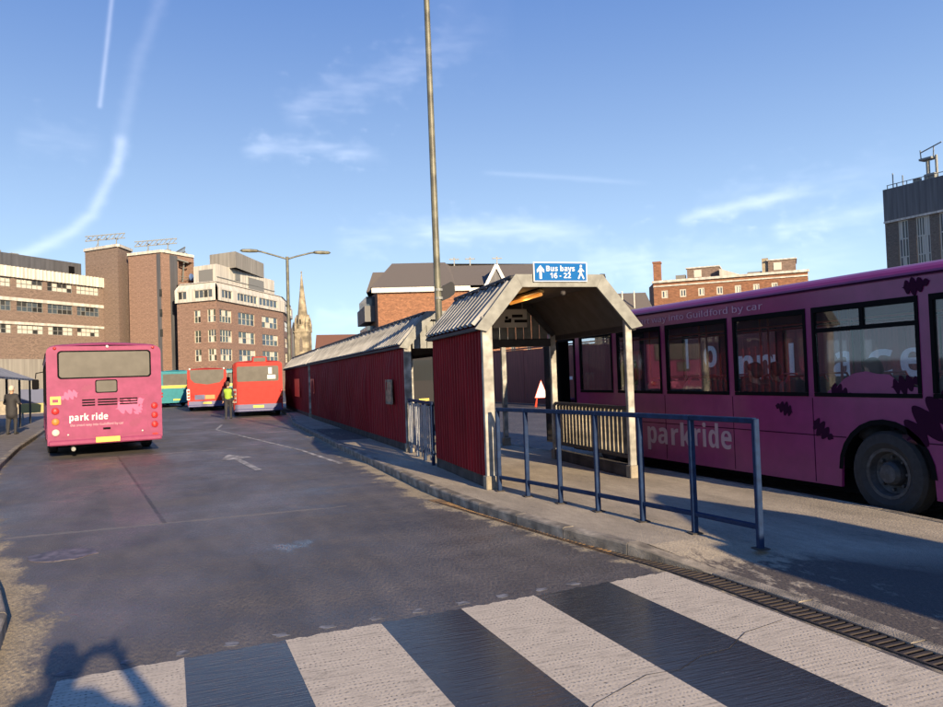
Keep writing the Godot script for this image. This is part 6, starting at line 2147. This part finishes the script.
# ------------------------------------------------------------------ people
# bones: [a, b, radius a, radius b, colour]; joined with a smooth minimum and meshed as surface nets
func net(mb: MB, bones: Array, cell: float, k := 0.03):
	var lo := Vector3.ONE * 1e6; var hi := -lo
	for b in bones:
		var r: float = max(b[2], b[3]) + cell * 2 + 0.01
		lo = lo.min(b[0] - Vector3.ONE * r).min(b[1] - Vector3.ONE * r)
		hi = hi.max(b[0] + Vector3.ONE * r).max(b[1] + Vector3.ONE * r)
	var nx := int((hi.x - lo.x) / cell) + 2; var ny := int((hi.y - lo.y) / cell) + 2; var nz := int((hi.z - lo.z) / cell) + 2
	var f := PackedFloat32Array(); f.resize(nx * ny * nz); f.fill(1.0)
	var who := PackedByteArray(); who.resize(nx * ny * nz)
	var bd := PackedFloat32Array(); bd.resize(nx * ny * nz); bd.fill(9.0)
	for bi in bones.size():
		var b: Array = bones[bi]
		var a: Vector3 = b[0]; var d: Vector3 = b[1] - b[0]
		var ll := max(d.length_squared(), 1e-9)
		var r: float = max(b[2], b[3]) + k + cell * 1.5
		var l: Vector3 = (a.min(b[1]) - Vector3.ONE * r - lo) / cell; var h: Vector3 = (a.max(b[1]) + Vector3.ONE * r - lo) / cell
		for z in range(max(0, int(l.z)), min(nz, int(h.z) + 2)):
			for y in range(max(0, int(l.y)), min(ny, int(h.y) + 2)):
				for x in range(max(0, int(l.x)), min(nx, int(h.x) + 2)):
					var p := lo + Vector3(x, y, z) * cell
					var t: float = clamp((p - a).dot(d) / ll, 0.0, 1.0)
					var dist: float = (p - a - d * t).length() - lerpf(b[2], b[3], t)
					var i := (z * ny + y) * nx + x
					if dist < bd[i]:
						bd[i] = dist
						who[i] = bi
					var old := f[i]
					var hh: float = clamp(0.5 + 0.5 * (old - dist) / k, 0.0, 1.0)
					f[i] = lerpf(old, dist, hh) - k * hh * (1.0 - hh)
	var id := {}
	var vs := []
	var cs := []
	for z in nz - 1:
		for y in ny - 1:
			for x in nx - 1:
				var i := (z * ny + y) * nx + x
				var c := [f[i], f[i + 1], f[i + nx], f[i + nx + 1], f[i + nx * ny], f[i + nx * ny + 1], f[i + nx * ny + nx], f[i + nx * ny + nx + 1]]
				var neg := 0
				for q in c:
					if q < 0: neg += 1
				if neg == 0 or neg == 8: continue
				var s := Vector3.ZERO
				var n := 0
				for e in [[0, 1], [2, 3], [4, 5], [6, 7], [0, 2], [1, 3], [4, 6], [5, 7], [0, 4], [1, 5], [2, 6], [3, 7]]:
					var va: float = c[e[0]]; var vb: float = c[e[1]]
					if (va < 0) != (vb < 0):
						var t := va / (va - vb)
						var pa := Vector3(e[0] & 1, (e[0] >> 1) & 1, e[0] >> 2); var pb := Vector3(e[1] & 1, (e[1] >> 1) & 1, e[1] >> 2)
						s += pa.lerp(pb, t)
						n += 1
				id[i] = vs.size()
				vs.append(lo + (Vector3(x, y, z) + s / n) * cell)
				cs.append(bones[who[i]][4])
	var quads := []
	for i in id:
		var x: int = i % nx; var y: int = (i / nx) % ny; var z: int = i / (nx * ny)
		for ax in 3:
			var st: int = [1, nx, nx * ny][ax]; var s1: int = [nx, nx * ny, 1][ax]; var s2: int = [nx * ny, 1, nx][ax]
			if (f[i] < 0) == (f[i + st] < 0): continue
			if not (id.has(i - s1) and id.has(i - s2) and id.has(i - s1 - s2)): continue
			var q := [id[i], id[i - s1], id[i - s1 - s2], id[i - s2]]
			if f[i] >= 0: q.reverse()
			quads.append(q)
	var ns := []
	for v in vs: ns.append(Vector3.ZERO)
	for q in quads:
		var nn: Vector3 = (vs[q[2]] - vs[q[0]]).cross(vs[q[3]] - vs[q[1]])
		for e in q: ns[e] += nn
	for q in quads:
		for tr in [[0, 1, 2], [0, 2, 3]]:
			for e in [tr[0], tr[2], tr[1]]:
				mb.c = cs[q[e]]
				mb.vert(vs[q[e]], ns[q[e]].normalized())

func hand_bones(w: Vector3, d: Vector3, across: Vector3, skin: Color, curl := 0.4) -> Array:
	var out := []
	var palm := Vector3(d.cross(across)).normalized()
	out.append([w, w + d * 0.08, 0.026, 0.03, skin])
	for k in 4:
		var off := across * (-0.030 + 0.02 * k)
		var base := w + d * 0.085 + off
		var ln: float = [0.070, 0.082, 0.076, 0.058][k]
		var mid := base + (d * cos(curl) + palm * sin(curl)) * ln * 0.55
		out.append([w + d * 0.05 + off, base, 0.012, 0.0105, skin])
		out.append([base, mid, 0.0105, 0.0095, skin])
		out.append([mid, mid + (d * cos(curl * 2.2) + palm * sin(curl * 2.2)) * ln * 0.5, 0.0095, 0.008, skin])
	var tb := w + d * 0.03 - across * 0.03
	var tm := tb + (d * 0.6 - across * 0.7).normalized() * 0.045
	out.append([tb, tm, 0.013, 0.011, skin])
	out.append([tm, tm + (d * 0.9 - across * 0.2 + palm * 0.3).normalized() * 0.035, 0.011, 0.009, skin])
	return out

# facing -z; scale 1 is 1.74 m tall
func person(label: String, at: Vector3, turn: float, c: Dictionary, pose := "stand", cell := 0.022) -> Node3D:
	var t := thing("person", label, "person", at, turn)
	var mb := MB.new()
	var skin: Color = c.get("skin", Color(0.42, 0.24, 0.16)); var hair: Color = c.hair; var coat: Color = c.coat; var leg: Color = c.legs
	var shoe := Color(0.02, 0.02, 0.02)
	var sit := pose == "sit"
	var hip: float = (0.92 if not sit else 0.44) + c.get("tall", 0.0)
	var lg: float = hip / 0.92
	var b := []
	var base := Vector3(0, hip, 0)
	b.append([base + Vector3(-0.07, 0.0, 0), base + Vector3(0.07, 0.0, 0), 0.125, 0.125, coat if c.get("long", false) else leg])
	b.append([base + Vector3(0, 0.06, 0), base + Vector3(0, 0.30, 0), 0.145, 0.16, coat])
	b.append([base + Vector3(-0.09, 0.40, 0), base + Vector3(0.09, 0.40, 0), 0.125, 0.125, coat])
	b.append([base + Vector3(-0.15, 0.49, 0), base + Vector3(0.15, 0.49, 0), 0.075, 0.075, coat])
	if c.get("long", false): b.append([base + Vector3(0, -0.18, 0), base + Vector3(0, 0.1, 0), 0.18, 0.16, coat])
	b.append([base + Vector3(0, 0.50, 0), base + Vector3(0, 0.62, -0.015), 0.055, 0.05, skin])
	var hd := base + Vector3(0, 0.70, -0.03)
	if not sit:
		for s in [-1.0, 1.0]:
			var st: float = s * c.get("stride", 0.04)
			var knee := Vector3(s * 0.10, 0.49 * lg, -0.03 - st)
			b.append([Vector3(s * 0.09, 0.88 * lg, 0), knee, 0.095, 0.068, leg])
			b.append([knee, Vector3(s * 0.105, 0.10, 0.03 - st * 1.3), 0.066, 0.046, leg])
			b.append([Vector3(s * 0.105, 0.045, 0.05 - st * 1.3), Vector3(s * 0.12, 0.035, -0.13 - st * 1.3), 0.045, 0.035, shoe])
	else:
		for s in [-1.0, 1.0]:
			b.append([Vector3(s * 0.09, 0.46, 0), Vector3(s * 0.11, 0.48, -0.42), 0.09, 0.07, leg])
			b.append([Vector3(s * 0.11, 0.46, -0.43), Vector3(s * 0.11, 0.1, -0.40), 0.065, 0.05, leg])
			b.append([Vector3(s * 0.11, 0.05, -0.38), Vector3(s * 0.12, 0.04, -0.54), 0.045, 0.035, shoe])
	if c.has("wide"):
		for e in b: e[2] *= c.wide; e[3] *= c.wide
	var hands := []
	for s in [-1.0, 1.0]:
		var sh := base + Vector3(s * 0.185, 0.48, 0)
		var el := base + Vector3(s * 0.25, 0.20, 0.05); var wr := base + Vector3(s * 0.24, -0.04, -0.06)
		var hdir := Vector3(0, -1, -0.2)
		if pose == "photo":
			var reach := Vector3(0.20 + s * 0.075, EYE - 0.03, -0.36)
			el = Vector3(0.50, EYE - 0.36, -0.14) if s > 0 else Vector3(-0.22, EYE - 0.42, -0.2)
			wr = reach + Vector3(s * 0.045, -0.07, 0.06)
			hdir = (reach - wr)
		elif pose == "hold" or sit:
			el = base + Vector3(s * 0.25, 0.22, -0.02); wr = base + Vector3(s * 0.13, 0.17, -0.26)
			hdir = Vector3(-s * 0.4, 0.1, -1)
		b.append([sh, el, 0.062, 0.052, coat])
		b.append([el, wr, 0.05, 0.036, coat])
		hdir = hdir.normalized()
		var ac := Vector3.UP.cross(hdir) if abs(hdir.y) < 0.8 else Vector3(0, 0, -1)
		hands.append(hand_bones(wr, hdir, ac.normalized() * s, skin, 0.5))
	net(mb, b, cell, 0.045)
	# head with face and hair on a finer grid
	var hb := [[hd + Vector3(0, 0.03, 0.02), hd + Vector3(0, 0.075, 0.015), 0.088, 0.086, hair if c.get("cap", false) else skin]]
	hb.append([hd + Vector3(0, -0.06, -0.03), hd + Vector3(0, -0.02, -0.03), 0.052, 0.062, skin])
	hb.append([hd + Vector3(0, -0.12, 0.02), hd + Vector3(0, -0.05, 0.0), 0.05, 0.052, skin])
	hb.append([hd + Vector3(0, 0.03, -0.095), hd + Vector3(0, -0.005, -0.112), 0.008, 0.013, skin])
	for s in [-1.0, 1.0]:
		hb.append([hd + Vector3(s * 0.088, 0.02, 0.005), hd + Vector3(s * 0.09, -0.02, 0.0), 0.014, 0.010, skin])
		hb.append([hd + Vector3(s * 0.032, 0.028, -0.083), hd + Vector3(s * 0.032, 0.030, -0.083), 0.010, 0.010, Color(0.03, 0.025, 0.02)])
	hb.append([hd + Vector3(-0.018, -0.048, -0.088), hd + Vector3(0.018, -0.048, -0.088), 0.006, 0.006, Color(0.26, 0.10, 0.09)])
	hb.append([hd + Vector3(0, 0.085, 0.02), hd + Vector3(0, 0.03, 0.05), 0.092, 0.088, hair])
	hb.append([hd + Vector3(-0.03, 0.10, -0.03), hd + Vector3(0.03, 0.10, -0.03), 0.058, 0.058, hair])
	net(mb, hb, 0.009 if cell < 0.02 else 0.013, 0.016)
	for hbn in hands: net(mb, hbn, 0.006 if cell < 0.02 else 0.010, 0.008)
	obj("body", mb, M.body, t)
	if c.has("vest"):
		mb = MB.new()
		var vb := [[base + Vector3(0, 0.10, 0), base + Vector3(0, 0.32, 0), 0.165, 0.178, c.vest], [base + Vector3(-0.09, 0.41, 0), base + Vector3(0.09, 0.41, 0), 0.135, 0.135, c.vest]]
		net(mb, vb, cell, 0.04)
		obj("hi_vis_vest", mb, M.body, t)
	return t

func people():
	var dark := Color(0.022, 0.022, 0.026)
	# the photographer, whose shadow falls on the crossing
	var ph := person("person in dark coat holding up a phone beside the crossing", W(-0.19, 0.005, -0.40), 0.0, {"wide": 1.4, "tall": 0.09, "hair": Color(0.05, 0.035, 0.025), "coat": Color(0.03, 0.035, 0.05), "legs": Color(0.03, 0.03, 0.035), "long": true}, "photo", 0.018)
	var mb := MB.new()
	var tel := thing("phone", "slim dark phone held up in front of the photographer", "phone", W(0.0, EYE, -0.03))
	mb.box(Vector3(0.025, -0.02, 0.0), Vector3(0.15, 0.075, 0.008), 0.003)
	obj("case", mb, M.black, tel)
	mb = MB.new()
	mb.box(Vector3(0.025, -0.02, 0.0045), Vector3(0.135, 0.066, 0.002))
	obj("screen", mb, M.pane_dark, tel)
	person("grey haired person in long dark coat standing at the left bus shelter", W(-5.35, 0.118, 32.3), deg_to_rad(-20), {"hair": Color(0.40, 0.36, 0.30), "coat": dark, "legs": dark, "long": true}, "hold")
	person("person in green top with red bag beside the left bus shelter", W(-5.95, 0.118, 32.0), deg_to_rad(60), {"hair": Color(0.10, 0.07, 0.05), "coat": Color(0.10, 0.42, 0.30), "legs": dark})
	var bg := thing("bag", "small red bag hanging beside the person in green", "bag", W(-5.72, 0.5, 31.7))
	mb = MB.new()
	mb.box(Vector3(0, 0.1, 0), Vector3(0.16, 0.30, 0.12), 0.04)
	obj("pouch", mb, M.bright_red, bg)
	mb = MB.new()
	mb.tube([Vector3(-0.05, 0.24, 0), Vector3(-0.03, 0.42, 0), Vector3(0.03, 0.42, 0), Vector3(0.05, 0.24, 0)], 0.012, 6)
	obj("handle", mb, M.black, bg)
	person("person in yellow hi-vis vest standing between the two red buses", W(2.62, 0, 38.6), deg_to_rad(-10), {"hair": Color(0.06, 0.04, 0.03), "coat": dark, "legs": dark, "vest": Color(0.22, 0.34, 0.03), "stride": 0.06})
	# inside the purple bus
	person("driver in green hi-vis top standing in the purple bus doorway", W(8.15, 0.44, 12.55), deg_to_rad(70), {"hair": Color(0.05, 0.03, 0.02), "coat": Color(0.10, 0.13, 0.03), "legs": dark, "vest": Color(0.20, 0.27, 0.04)}, "stand")
	for e in [[7.60, 6.6, "passenger in dark coat seated at the leaf printed bus window", dark], [7.62, 8.55, "passenger in brown jacket seated low in the middle of the purple bus", Color(0.05, 0.035, 0.03)], [8.95, 9.6, "passenger in red jacket seated on the far side of the purple bus", Color(0.20, 0.03, 0.03)]]:
		person(e[2], W(e[0], 0.44, e[1]), 0.0, {"hair": Color(0.04, 0.03, 0.025), "coat": e[3], "legs": dark}, "sit")
